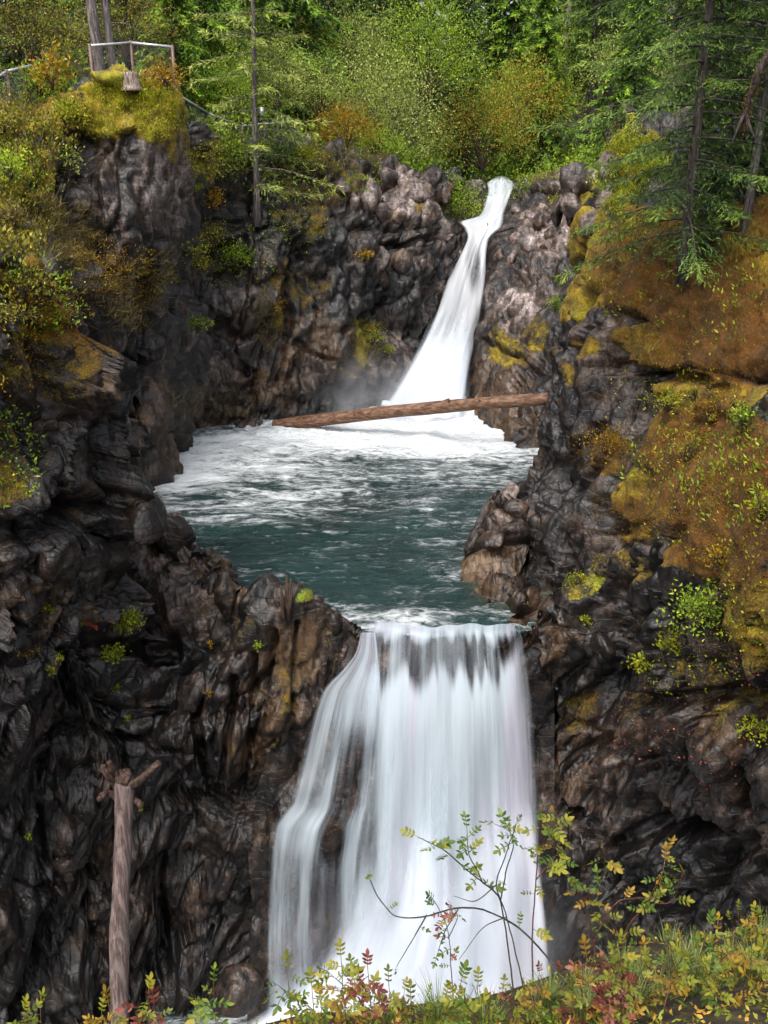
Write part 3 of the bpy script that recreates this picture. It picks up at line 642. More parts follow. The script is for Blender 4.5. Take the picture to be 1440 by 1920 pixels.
# a second veil in front of it
veil = [row(684,983,1240,15.6), row(680,984,1300,15.45), row(672,987,1380,15.35), row(662,994,1500,15.2), row(650,1004,1650,15.05), row(645,1016,1800,14.95), row(642,1030,1960,14.85)]
def d_veil(u, v, s, t, q):
    d = .10 + .2 * smooth(v, 1500, 1800) + .12 * fbm(q * [1, 0, 1], .8, 2, 121)
    return d * smooth(s, 0, .12) * smooth(1 - s, 0, .12) * smooth(t, .05, .3) - .5 * (1 - smooth(t, .0, .25)) - .5 * (1 - smooth(s, 0, .06)) - .5 * (1 - smooth(1 - s, 0, .06))
rel(obj('veil', sheet('veil', veil, M['silk'], d_veil, 90, 160, .35, 2, .1, False)), waterfall)
# fan over the rocks on the left
fan = [row(674,706,1186,16.3), row(662,712,1225,16.12), row(636,716,1256,16.0), row(600,718,1292,15.85), row(580,715,1350,15.7), row(560,708,1430,15.65), row(540,700,1500,15.4), row(508,690,1545,15.15), row(498,680,1620,15.0), row(492,676,1750,14.9), row(490,690,1850,14.85), row(488,720,1950,14.8)]
def d_fan(u, v, s, t, q):
    d = .44 - .26 * smooth(v, 1330, 1420) * smooth(u, 600, 640) * (1 - smooth(v, 1500, 1560)) - .12 * smooth(v, 1400, 1500)
    d = d + .16 * (1 - smooth(np.hypot((u - 560) / 1.2, v - 1555), 20, 70)) - .40 * (1 - smooth(np.hypot((u - 622) * 1.4, (v - 1575) * .7), 10, 50))
    d = d - .22 * smooth(u, 560, 620) * smooth(v, 1600, 1700) * (1 - smooth(u, 650, 690)) + .10 * fbm(q * [1, 0, 1], .6, 2, 131) + .35 * smooth(v, 1800, 1880)
    return d * smooth(s, 0, .16) * smooth(1 - s, 0, .12) - .4 * (1 - smooth(s, 0, .1)) - .3 * (1 - smooth(1 - s, 0, .1))
rel(obj('side_veil', sheet('side_veil', fan, M['silk'], d_fan, 90, 220, .25, 3, .09)), waterfall)
# boiling foam at the foot
M['foam'] = silk_material('boiling_foam', white=(.80, .81, .90), teal=(.58, .68, .74), tealamt=.5, fx=.9, fine=3.0, contrast=1.3)
boil = [row(690,1010,1450,15.2), row(672,1018,1550,14.9), row(655,1026,1640,14.6), row(630,1034,1720,14.4), row(590,1042,1800,14.2), row(520,1050,1870,14.0), row(420,1040,1930,13.6), row(330,1050,1980,13)]
def d_boil(u, v, s, t, q):
    d = smooth(t + .16 * fbm(q * [1, 6, 1], 1.5, 3, 141) + .16 * smooth(u, 850, 990) - .16 * smooth(800 - u, 0, 110), .08, .62) * 1.2
    return d * smooth(s, 0, .10) * smooth(1 - s, 0, .08) - .3 * (1 - smooth(s, 0, .08)) - .3 * (1 - smooth(1 - s, 0, .06)) - .4 * (1 - smooth(t, 0, .25))
rel(obj('foam', sheet('foam', boil, M['foam'], d_boil, 110, 130, .7, 4, .12)), waterfall)

# upper fall
up = [row(930,950,331,53), row(912,964,343,50.5), row(914,962,354,48.3), row(908,952,380,45.8), row(896,944,404,44.4), row(860,946,415,43.4), row(868,940,428,42.6), row(874,920,446,42.0), row(862,914,474,41.4), row(836,914,525,40.0), row(812,906,590,38.7), row(776,888,670,37.5), row(738,876,735,36.4), row(708,874,782,35.4), row(690,880,800,34.8)]
def d_up(u, v, s, t, q):
    d = .62 + .33 * smooth(t, .0, .10) + .22 * fbm(q * [2, 4, 1], .5, 3, 152) * (1 - smooth(np.minimum(s, 1 - s), .05, .3)) - .35 * (1 - smooth(np.hypot((u - 888) * 2, (v - 500) * .6), 12, 40)) + .12 * fbm(q * [1, 1, 1], .9, 2, 151)
    d = d - .35 * smooth(s, .72, .95) * smooth(v, 560, 640) - .3 * smooth(s, .8, 1) * smooth(v, 450, 520)
    return (d - .33) * smooth(s, 0, .12) * smooth(1 - s, 0, .14) + .2 * smooth(v, 600, 740) - .3 * (1 - smooth(s, 0, .06)) - .3 * (1 - smooth(1 - s, 0, .06))
waterfall_up = empty('waterfall_upper', PX(800, 775, 35)); tag(waterfall_up, kind='structure')
rel(obj('cascade', sheet('cascade', up, M['silk_up'], d_up, 70, 240, .45, 5, .12)), waterfall_up)
up2 = [row(832,908,540,39.2), row(800,900,610,38.0), row(764,886,680,36.8), row(726,880,740,35.5), row(690,878,775,34.6), row(640,884,792,33.8)]
rel(obj('foam', sheet('foam', up2, M['foam'], lambda u, v, s, t, q: (smooth(t, .1, .6) * 1.1 + .1 * fbm(q, .8, 2, 161) - 1.0 * smooth(t + .12 * fbm(q * [1, 3, 1], .6, 3, 162), .78, 1.0)) * smooth(s, 0, .2) * smooth(1 - s, 0, .14) - .3 * (1 - smooth(t, 0, .2)) - .3 * (1 - smooth(s, 0, .12)) - .3 * (1 - smooth(1 - s, 0, .1)), 80, 90, .5, 6, .12)), waterfall_up)

# drifting spray at the foot of both falls
def mist_material(name, dens):
    m, nt, out = mat_new(name); k = NT(nt)
    o = k.n('ShaderNodeTexCoord').outputs['Object']
    r = k.n('ShaderNodeVectorMath', {0: o}, operation='LENGTH').outputs['Value']
    d = k.m('MULTIPLY', k.sstep(r, 1.0, .15), k.sstep(k.noise(k.pos(), .7, 2), .3, .75))
    v = k.n('ShaderNodeVolumePrincipled', {'Color': (.95, .96, 1, 1), 'Density': k.m('MULTIPLY', d, dens), 'Anisotropy': .2})
    nt.links.new(v.outputs[0], out.inputs['Volume']); return m
def mist(loc, sc, dens, label):
    import bmesh
    bm = bmesh.new(); bmesh.ops.create_icosphere(bm, subdivisions=3, radius=1); me = bpy.data.meshes.new('mist'); bm.to_mesh(me); bm.free()
    me.materials.append(mist_material('spray', dens)); o = obj('mist', me, None, loc); o.scale = sc; tag(o, label, 'mist', kind='stuff')
mist(PX(700, 745, 34.6), (4.2, 1.6, 2.2), .38, 'spray drifting at the foot of the upper waterfall')
mist(PX(850, 1800, 14.0), (3.9, 1.6, 3.8), .5, 'spray rising at the foot of the lower waterfall')
# ---------------------------------------------------------------- foliage building blocks
def unit(a): return a / (np.linalg.norm(a, axis=-1, keepdims=True) + 1e-9)
def leaf_quads(P, D, S, L, Wd, fold=.15):
    """one folded leaf per row: base P, direction D, side S"""
    D = unit(D); S = unit(S - D * (S * D).sum(-1, keepdims=True)); Nn = np.cross(D, S)
    L = np.broadcast_to(np.asarray(L, float), (len(P),))[:, None]; Wd = np.broadcast_to(np.asarray(Wd, float), (len(P),))[:, None]
    V = np.stack([P, P + D * L * .45 + S * Wd * .5 + Nn * Wd * fold, P + D * L - Nn * L * .08, P + D * L * .45 - S * Wd * .5 + Nn * Wd * fold], 1)
    F = np.arange(len(P) * 4).reshape(-1, 4)
    return V.reshape(-1, 3), F
def rvec(n, g): return unit(g.normal(size=(n, 3)))
LM = leaf_material
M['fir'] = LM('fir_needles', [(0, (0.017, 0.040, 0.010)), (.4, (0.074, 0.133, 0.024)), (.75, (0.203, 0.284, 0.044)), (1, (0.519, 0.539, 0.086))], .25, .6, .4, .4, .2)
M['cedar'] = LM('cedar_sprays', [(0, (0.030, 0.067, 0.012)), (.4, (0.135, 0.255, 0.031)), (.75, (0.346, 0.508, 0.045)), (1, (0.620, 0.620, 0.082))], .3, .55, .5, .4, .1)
M['greygreen'] = LM('willow_leaves', [(0, (0.060, 0.082, 0.020)), (.4, (0.237, 0.293, 0.059)), (.75, (0.534, 0.583, 0.139)), (1, (0.620, 0.620, 0.317))], .35, .6, .6, .5)
M['green'] = LM('green_leaves', [(0, (0.037, 0.076, 0.011)), (.4, (0.185, 0.300, 0.026)), (.75, (0.444, 0.566, 0.037)), (1, (0.620, 0.620, 0.055))], .4, .5, .8, .5)
M['lime'] = LM('yellow_green_leaves', [(0, (0.066, 0.079, 0.007)), (.4, (0.212, 0.251, 0.014)), (.75, (0.423, 0.423, 0.018)), (1, (0.620, 0.568, 0.034))], .4, .5, .9, .4)
M['gold'] = LM('golden_leaves', [(0, (0.084, 0.047, 0.006)), (.4, (0.252, 0.147, 0.011)), (.75, (0.483, 0.294, 0.013)), (1, (0.600, 0.441, 0.042))], .4, .5, .9, .4)
M['rusty'] = LM('rusty_mixed_leaves', [(0, (0.066, 0.101, 0.014)), (.45, (0.257, 0.319, 0.034)), (.68, (0.478, 0.354, 0.044)), (.85, (0.620, 0.268, 0.044)), (1, (0.620, 0.426, 0.073))], .35, .55, .7, .6)
M['olive'] = LM('olive_leaves', [(0, (0.035, 0.035, 0.008)), (.4, (0.131, 0.120, 0.020)), (.75, (0.328, 0.284, 0.034)), (1, (0.589, 0.458, 0.050))], .35, .6, .8, .5)
M['red'] = LM('red_leaves', [(0, (0.099, 0.018, 0.011)), (.5, (0.308, 0.066, 0.039)), (1, (0.528, 0.209, 0.110))], .4, .5, 1.2, .5)
M['blade'] = LM('grass_blades', [(0, (0.065, 0.098, 0.026)), (.5, (0.182, 0.247, 0.065)), (1, (0.442, 0.494, 0.195))], .35, .5, 2, .3)
M['dry'] = LM('dry_grass_blades', [(0, (.05, .04, .012)), (.5, (.17, .13, .04)), (1, (.32, .25, .09))], .35, .6, 2, .4)
M['near_green'] = LM('near_green_leaves', [(0, (.02, .045, .010)), (.4, (.07, .13, .02)), (.8, (.19, .25, .035)), (1, (.30, .30, .05))], .35, .45, 9, .9)
M['near_lime'] = LM('near_yellow_leaves', [(0, (.05, .07, .010)), (.4, (.15, .18, .02)), (.75, (.30, .28, .03)), (1, (.42, .26, .05))], .35, .45, 9, .9)
M['near_gold'] = LM('near_golden_leaves', [(0, (.10, .06, .010)), (.4, (.26, .16, .02)), (.8, (.42, .27, .03)), (1, (.45, .20, .07))], .35, .45, 9, .9)
M['near_red'] = LM('near_red_leaves', [(0, (.06, .014, .010)), (.5, (.20, .05, .035)), (.85, (.36, .14, .10)), (1, (.30, .20, .05))], .35, .45, 9, .9)
M['mossy'] = LM('moss_fuzz', [(0, (0.049, 0.016, 0.003)), (.4, (0.127, 0.049, 0.005)), (.7, (0.185, 0.101, 0.008)), (1, (0.254, 0.193, 0.013))], .2, .8, .6, .5)
M['bark'] = plain('grey_bark', [(0, (.03, .024, .022)), (.5, (.12, .10, .095)), (1, (.28, .25, .24))], 5, .9, (4, 4, .5), .9, .03)
M['darkbark'] = plain('dark_bark', [(0, (.012, .009, .008)), (.5, (.05, .038, .033)), (1, (.13, .105, .095))], 6, .9, (4, 4, .6), .9, .03)
M['twig'] = plain('brown_twigs', [(0, (.02, .012, .009)), (1, (.08, .05, .035))], 30, .8, bump=.2)
M['redtwig'] = plain('reddish_twigs', [(0, (.05, .016, .012)), (1, (.17, .07, .045))], 30, .6, bump=.2)

def conifer(seed, h, rad, start=.12, nb=95, K=13, spray=.32, wid=.075, droop=.35, m=3, trunk=.016, power=.75, rise=.1):
    g = np.random.default_rng(seed); ph = g.uniform(0, 6.28)
    tz = np.linspace(0, h, 14); sway = .012 * h
    tp = np.stack([sway * np.sin(tz / h * 3 + ph), sway * np.cos(tz / h * 2.3 + ph), tz], -1)
    tV, tF = tube(tp, trunk * h * (1 - .93 * tz / h) * (1 + .25 * np.exp(-tz * 2.5)), 9, .08, seed)
    fz = start + (1 - start) * (np.arange(nb) + g.uniform(0, 1, nb)) / nb; fz = np.clip(fz, 0, .995)
    az = np.arange(nb) * 2.399 + g.uniform(-.5, .5, nb)
    L = rad * ((1 - fz) ** power * 1.0 + .05) * g.uniform(.55, 1.15, nb)
    base = np.stack([np.interp(fz * h, tz, tp[:, 0]), np.interp(fz * h, tz, tp[:, 1]), fz * h], -1)
    hd = np.stack([np.cos(az), np.sin(az), np.zeros(nb)], -1); sd = np.stack([-np.sin(az), np.cos(az), np.zeros(nb)], -1)
    t = np.linspace(.12, 1, K)
    dr = droop * g.uniform(.6, 1.4, nb)
    bp = base[:, None] + hd[:, None] * (L[:, None] * t)[..., None]
    bp[..., 2] += L[:, None] * (rise * t - dr[:, None] * t ** 2 + .12 * t ** 4)
    # twigs
    side = np.array([-1, 1, 0])[None, None, :, None]
    tl = (L[:, None] * (.42 * (1 - t) + .10))[..., None] * g.uniform(.6, 1.2, (nb, K, 3))
    td = hd[:, None, None] * .8 + sd[:, None, None] * side * 1.0 + g.normal(0, .25, (nb, K, 3, 3)); td[..., 2] -= .35 + dr[:, None, None] * .8
    td = unit(td)
    k = (np.arange(m) + .2) / m
    sp = bp[:, :, None, None] + td[:, :, :, None] * (tl[..., None] * k)[..., None]
    sd2 = np.broadcast_to(td[:, :, :, None], sp.shape) + g.normal(0, .35, sp.shape)
    n = sp.size // 3; sp = sp.reshape(n, 3); sd2 = sd2.reshape(n, 3)
    S = np.cross(sd2, np.array([0, 0, 1.0]) + g.normal(0, .35, (n, 3)))
    nV, nF = leaf_quads(sp, sd2, S, spray * g.uniform(.5, 1.2, n), wid * g.uniform(.6, 1.3, n))
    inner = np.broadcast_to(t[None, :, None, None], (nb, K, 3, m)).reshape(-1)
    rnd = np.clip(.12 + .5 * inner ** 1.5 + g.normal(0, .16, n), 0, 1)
    parts = []
    for i in range(nb):
        q = np.concatenate([base[i:i + 1], bp[i, ::3]]); r = np.linspace(.010 + .006 * L[i], .003, len(q))
        parts.append(tube(q, r, 4, cap=False))
    bV, bF = merge(parts)
    return (tV, tF), (bV, bF), (nV, nF, np.repeat(rnd, 4))
def conifer_object(name, spec, mat, loc, bark='darkbark', rotz=0, label=None, cat='tree', group=None, lean=(0, 0)):
    (tV, tF), (bV, bF), (nV, nF, r) = spec if isinstance(spec, tuple) else conifer(**spec)
    o = empty(name, loc, label, cat, group); o.rotation_euler = (lean[0], lean[1], rotz)
    obj('trunk', mesh('trunk', tV, tF, M[bark], None, True), o)
    stuff(obj('branch_wood', mesh('branch_wood', bV, bF, M[bark]), o))
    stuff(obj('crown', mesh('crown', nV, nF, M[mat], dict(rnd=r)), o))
    return o
def bush_mesh(seed, n, rx, ry, rz, L, Wd, clump=22, spread=.27, up=.25, hollow=.55):
    g = np.random.default_rng(seed); nc = max(3, n // clump)
    d = rvec(nc, g); d[:, 2] = np.abs(d[:, 2]) * 1.0 - .15
    c = d * (hollow + (1 - hollow) * g.uniform(0, 1, (nc, 1))) * np.array([rx, ry, rz]) * g.uniform(.72, 1.12, (nc, 1)) + np.array([0, 0, rz * .3])
    i = g.integers(0, nc, n); s = spread * np.array([rx, ry, rz]).mean() * .55
    P = c[i] + g.normal(0, 1, (n, 3)) * s * g.uniform(.6, 1.2, nc)[i][:, None]
    out = unit(P - np.array([0, 0, rz * .2]))
    D = out * .6 + rvec(n, g) * .9 + np.array([0, 0, up]); S = rvec(n, g)
    V, F = leaf_quads(P, D, S, L * g.uniform(.6, 1.3, n), Wd * g.uniform(.6, 1.3, n))
    depth = np.linalg.norm(P / np.array([rx, ry, rz]), axis=1)
    r = np.clip(.46 + g.normal(0, .14, n) + .55 * (g.uniform(0, 1, nc)[i] - .5), 0, 1)
    parts = []
    for q in c[:: max(1, nc // 14)]:
        mid = q * .5 + g.normal(0, .06, 3) * rx; parts.append(tube(np.array([[0, 0, -.1], mid * [.7, .7, 1], q]), [.012 + .012 * rz, .008 + .006 * rz, .004], 5, cap=False))
    return (V, F, np.repeat(r, 4)), merge(parts)
def bush(name, seed, loc, n, r3, L, Wd, mat, label, cat='shrub', group=None, twig='twig', **kw):
    (V, F, r), (sV, sF) = bush_mesh(seed, n, *r3, L, Wd, **kw)
    o = empty(name, loc, label, cat, group)
    stuff(obj('foliage', mesh('foliage', V, F, M[mat], dict(rnd=r)), o)); stuff(obj('twigs', mesh('twigs', sV, sF, M[twig]), o))
    return o

# ---------------------------------------------------------------- forest behind the gorge
P_FIR = [conifer(11, 17, 3.2, .10, 100, 12, .42, .10, .45), conifer(12, 20, 3.4, .2, 100, 12, .45, .10, .35), conifer(13, 14, 2.8, .06, 90, 12, .40, .09, .5)]
P_CED = [conifer(14, 15, 3.0, .03, 110, 13, .42, .12, .75, rise=.25), conifer(15, 12, 2.8, .03, 100, 13, .40, .11, .7, rise=.25)]
protos = []
def ground_at(u, Y):
    d = ray(u, 300); x = CAM[0] + d[0] * Y / d[1]; return np.array([x, Y, floor_z(x, Y) - .1])
def forest_tree(kind, u, Y, s, label, group, mat='fir'):
    spec = (P_FIR + P_CED)[kind]
    for pk, pm, po in protos:
        if pk == kind and pm == mat:
            o = copy_tree(po); o['label'] = label
            if group: o['group'] = group
            elif 'group' in o: del o['group']
            break
    else:
        o = conifer_object('cedar_tree' if kind > 2 else 'fir_tree', spec, mat, (0, 0, 0), 'darkbark', label=label, group=group); protos.append((kind, mat, o))
    o.location = ground_at(u, Y); o.scale = (s * random.uniform(.9, 1.15),) * 2 + (s,); o.rotation_euler = (0, 0, random.uniform(0, 6.28))
    return o
NAMED = [(3,395,43,1.0,'cedar','bright green cedar with drooping sprays beside the bare twin trunks'),(4,345,39,.62,'cedar','small cedar right behind the fenced outcrop'),(3,560,47,1.05,'cedar','dark cedar behind the sparse fir on the ledge'),
         (4,1010,58,.95,'cedar','fresh green young cedar above the upper waterfall, right of its stream'),(2,870,56,.95,'fir','dark olive fir rising straight behind the head of the upper waterfall'),(0,620,55,1.0,'fir','dense fir behind the grey willow thicket'),
         (1,1100,62,1.0,'fir','tall fir between the two pale distant trunks'),(3,470,50,1.1,'cedar','tall cedar behind the thin fir trunk on the ledge'),(0,250,45,.95,'fir','shadowy fir behind the fence on the outcrop'),(2,60,40,.9,'fir','dark fir at the upper left corner'),
         (4,1180,50,.8,'cedar','broad cedar behind the mossy boulder on the far right rim'),(2,1330,44,.95,'fir','fir filling the gap behind the dark leaning trunk'),(0,1450,40,.9,'fir','fir at the upper right corner behind the mossy limb'),
         (1,780,64,1.0,'fir','tall fir above the grey willow thicket'),(2,918,66,1.45,'fir','dark fir high above the rust coloured thicket'),(0,150,50,1.0,'fir','dark fir behind the orange shrub by the left railing')]
for kind, u, Y, s, mat, lab in NAMED: forest_tree(kind, u, Y, s, lab, None, mat)
g = np.random.default_rng(5)
for k in range(52):
    u = -250 + 1950 * ((k * .618034) % 1); Y = 62 + 60 * (k / 52) ** .9
    forest_tree(int(g.integers(0, 5)), u, Y, g.uniform(.85, 1.4), 'tall conifer in the unbroken forest behind the upper waterfall', 'forest trees behind the falls', ['fir', 'cedar', 'fir'][k % 3])
for (u, Y, r, lab) in ((1160, 70, .34, 'straight pale grey trunk high above the right end of the forest edge'), (1048, 78, .26, 'thin pale trunk at the top edge left of the thicker pale trunk')):
    b = ground_at(u, Y); t = empty('bare_trunk_tree', b, lab, 'tree')
    zz = np.linspace(0, 24, 14); V, F = tube(np.stack([.1 * np.sin(zz), .1 * np.cos(zz * .7), zz], -1), r * (1 - .02 * zz), 10, .05)
    obj('trunk', mesh('trunk', V, F, M['bark'], None, True), t)
    V, F = merge([tube(np.array([[0, 0, z], [.7 * math.cos(z * 3), .7 * math.sin(z * 3), z + .1], [1.3 * math.cos(z * 3), 1.3 * math.sin(z * 3), z - .1]]), [.04, .03, .01], 4, cap=False) for z in np.arange(14, 23, .6)])
    stuff(obj('branch_wood', mesh('branch_wood', V, F, M['bark']), t))

THICKETS = [  # u, v of the base, Y, half sizes in m, leaves, leaf size, material, label
 (715,300,46,(3.6,2.4,4.6),5200,.17,'greygreen','large grey green willow thicket left above the upper waterfall'),
 (650,170,52,(3.0,2.0,4.0),3400,.17,'greygreen','pale olive thicket rising behind the yellow bush on the rim'),
 (800,180,52,(3.4,2.2,5.0),4200,.17,'green','tall green thicket above the willow thicket'),
 (905,290,54,(3.6,2.4,4.2),4600,.16,'rusty','thicket with rust coloured leaves directly above the head of the upper waterfall'),
 (975,250,56,(2.8,2.0,4.0),3600,.16,'rusty','orange flecked shrub right of the rust coloured thicket'),
 (1060,310,48,(3.0,2.0,2.2),3400,.15,'green','green shrub overhanging the stream bank right of the upper waterfall'),
 (1110,265,46,(2.6,1.8,2.2),2800,.15,'lime','yellow green shrub beside the mossy boulder on the right rim'),
 (1000,215,58,(3.0,2.0,2.6),2800,.16,'lime','yellowish shrub in the middle of the forest edge'),
 (565,95,50,(1.6,1.2,1.7),1500,.15,'gold','golden bush glowing in front of the dark cedar'),
 (845,300,47,(2.0,1.5,2.4),2200,.15,'green','green shrub hanging over the left bank of the stream'),
 (765,312,42.5,(1.3,1.0,1.2),1300,.13,'lime','bright lime bush on the rim among grey boulders'),
 (650,265,42,(1.6,1.2,1.6),1500,.13,'gold','yellow leaved bush behind the end of the far fence'),
 (705,285,43.5,(1.4,1.1,1.2),1300,.13,'green','dark green low bush between yellow bush and lime bush'),
 (600,215,44,(1.8,1.3,2.2),1500,.12,'greygreen','pale lichen grey shrub beside the last fence post'),
 (1200,225,33,(2.6,1.8,2.6),3000,.14,'green','dense green shrub behind the crest of the right cliff'),
 (1310,200,30,(2.6,1.8,2.6),3000,.13,'green','shrub in shade behind the dark leaning trunk'),
 (1430,150,28,(2.4,1.8,2.4),2600,.13,'greygreen','pale shrub at the right edge behind the mossy limb'),
 (1070,150,64,(3.2,2.2,3.8),3200,.18,'green','green thicket in front of the thin pale trunk'),
 (1180,170,56,(3.2,2.0,3.2),3000,.17,'greygreen','grey green thicket below the straight pale trunk'),
 (60,110,38,(2.6,1.8,2.6),2600,.13,'olive','brownish thicket above the left railing'),
 (235,90,36,(2.4,1.6,1.9),1800,.12,'olive','dull brush behind the fenced outcrop'),
 (420,215,40,(2.4,1.6,2.2),2600,.14,'green','green shrubs at the foot of the bright cedar'),
 (520,190,43,(2.2,1.6,2.4),2400,.14,'greygreen','grey green shrub behind the far fence'),
]
for k, (u, v, Y, r3, n, L, mat, lab) in enumerate(THICKETS):
    b = PX(u, v, Y); gz = floor_z(b[0], b[1]); b[2] = min(b[2], gz + 1.5) if v > 250 else max(min(b[2], gz + 4), gz)
    bush('thicket_shrub', 200 + k, b - [0, 0, .2], int(n * 1.8), r3, L * .78, L * .36, mat, lab, 'shrub')

# low cover on the forest floor: nobody could count it
g = np.random.default_rng(17); n = 30000
x = g.uniform(-30, 34, n); y = np.interp(x, rim_x, rim_y) + 1.0 + g.exponential(12, n)
_m = ~((x > 3.0) & (x < 10) & (y < 57)); x, y = x[_m], y[_m]; n = len(x)
zf = np.array([floor_z(a, b) for a, b in zip(x, y)])
Pq = np.stack([x, y, zf + g.uniform(0, .9, n) ** 2 * 1.4], -1)
V, F = leaf_quads(Pq, rvec(n, g) + [0, 0, .5], rvec(n, g), g.uniform(.14, .4, n), g.uniform(.08, .2, n))
tag(obj('undergrowth', mesh('undergrowth', V, F, M['green'], dict(rnd=np.repeat(np.clip(g.normal(.4, .2, n), 0, 1), 4)))), 'low green undergrowth covering the forest floor', 'undergrowth', kind='stuff')

# ---------------------------------------------------------------- trees on the rock
def put(u, v, sink=.05):
    p, nn = surf(u, v); return p - np.array([0, 0, sink]), nn
p, _ = put(480, 425)
conifer_object('fir_tree', dict(seed=21, h=15, rad=2.9, start=.08, nb=90, K=13, spray=.26, wid=.05, droop=.30, m=3, trunk=.0085), 'greygreen', p, 'bark', label='sparse fir with grey trunk growing from the ledge in the rock recess')
for dx, hh, lab in ((0, 13, 'thicker trunk of the bare grey pair behind the outcrop fence'), (.32, 12, 'thinner trunk of the bare grey pair behind the outcrop fence')):
    b = PX(196, 135, 30.5) + [dx - .15, dx, -1.5]; t = empty('bare_trunk_tree', b, lab, 'tree')
    zz = np.linspace(0, hh, 16); V, F = tube(np.stack([-.012 * zz + .03 * np.sin(zz), .02 * np.cos(zz), zz], -1), (.17 if dx == 0 else .13) * (1 - .03 * zz), 9, .06)
    obj('trunk', mesh('trunk', V, F, M['bark'], None, True), t)
    g = np.random.default_rng(3 + int(dx * 10)); tw = []
    for z in np.arange(2.2, hh, .35):
        a = g.uniform(0, 6.28); l = g.uniform(.4, 1.6); tw.append(tube(np.array([[-.012 * z, 0, z], [-.012 * z + l * .5 * math.cos(a), l * .5 * math.sin(a), z - .02], [-.012 * z + l * math.cos(a), l * math.sin(a), z - .3 * l]]), [.022, .014, .005], 4, cap=False))
    V, F = merge(tw); stuff(obj('branch_wood', mesh('branch_wood', V, F, M['bark']), t))
p, _ = put(1285, 535)
conifer_object('fir_tree', dict(seed=31, h=15, rad=2.7, start=.05, nb=120, K=18, spray=.13, wid=.024, droop=.34, m=9, trunk=.0068, power=.40, rise=.0), 'fir', p, 'darkbark', 1.0, 'dark fir with leaning trunk on the mossy right cliff', lean=(0, math.radians(-2.2)))
p, _ = put(1388, 432)
conifer_object('fir_tree', dict(seed=33, h=11, rad=1.9, start=.22, nb=90, K=16, spray=.12, wid=.022, droop=.35, m=8, trunk=.0075, power=.45), 'fir', p, 'bark', 2.0, 'slim grey fir standing on the moss at the right edge', lean=(0, math.radians(1.5)))
for k, (u, v, h, lab) in enumerate(((1310, 470, 1.7, 'young fir hanging over the moss below the dark leaning trunk'), (1305, 345, 1.8, 'bushy young fir right of the dark leaning trunk'), (1350, 380, 2.2, 'young fir between the two trunks on the right cliff'), (1425, 330, 2.0, 'young fir at the right edge above the moss'))):
    p, _ = put(u, v)
    conifer_object('young_fir_tree', dict(seed=41 + k, h=h, rad=h * .62, start=.03, nb=60, K=12, spray=.09, wid=.018, droop=.35, m=5, trunk=.014, power=.6), 'fir', p, 'darkbark', k, lab)
# mossy limb reaching in from the right
pts = [PX(1560, 10, 15.5), PX(1470, 70, 15.6), PX(1432, 120, 15.7), PX(1412, 165, 15.8), PX(1400, 205, 15.9), PX(1396, 250, 16)]
t = empty('mossy_limb', pts[-1], 'crooked moss covered limb reaching in at the upper right edge', 'branch')
rel(obj('limb', mesh('limb', *tube(catmull(np.array(pts), [6] * 5), np.linspace(.10, .03, 31), 9, .25), M['darkbark'], None, True)), t)
g = np.random.default_rng(9); q = catmull(np.array(pts), [120] * 5); q = q + rvec(len(q), g) * .075
V, F = leaf_quads(q, rvec(len(q), g) + [0, 0, -.4], rvec(len(q), g), .045, .018)
stuff(rel(obj('moss_coat', mesh('moss_coat', V, F, M['mossy'], dict(rnd=np.repeat(g.uniform(.0, .7, len(q)), 4)))), t))
for (a, b, c) in (((1400,205),(1385,235),(1372,270)), ((1398,215),(1408,245),(1418,262)), ((1412,165),(1440,150),(1470,160))):
    rel(obj('twig', mesh('twig', *tube(np.array([PX(*a, 15.9), PX(*b, 15.9), PX(*c, 15.8)]), [.035, .025, .01], 6, .1), M['darkbark'], None, True)), t)

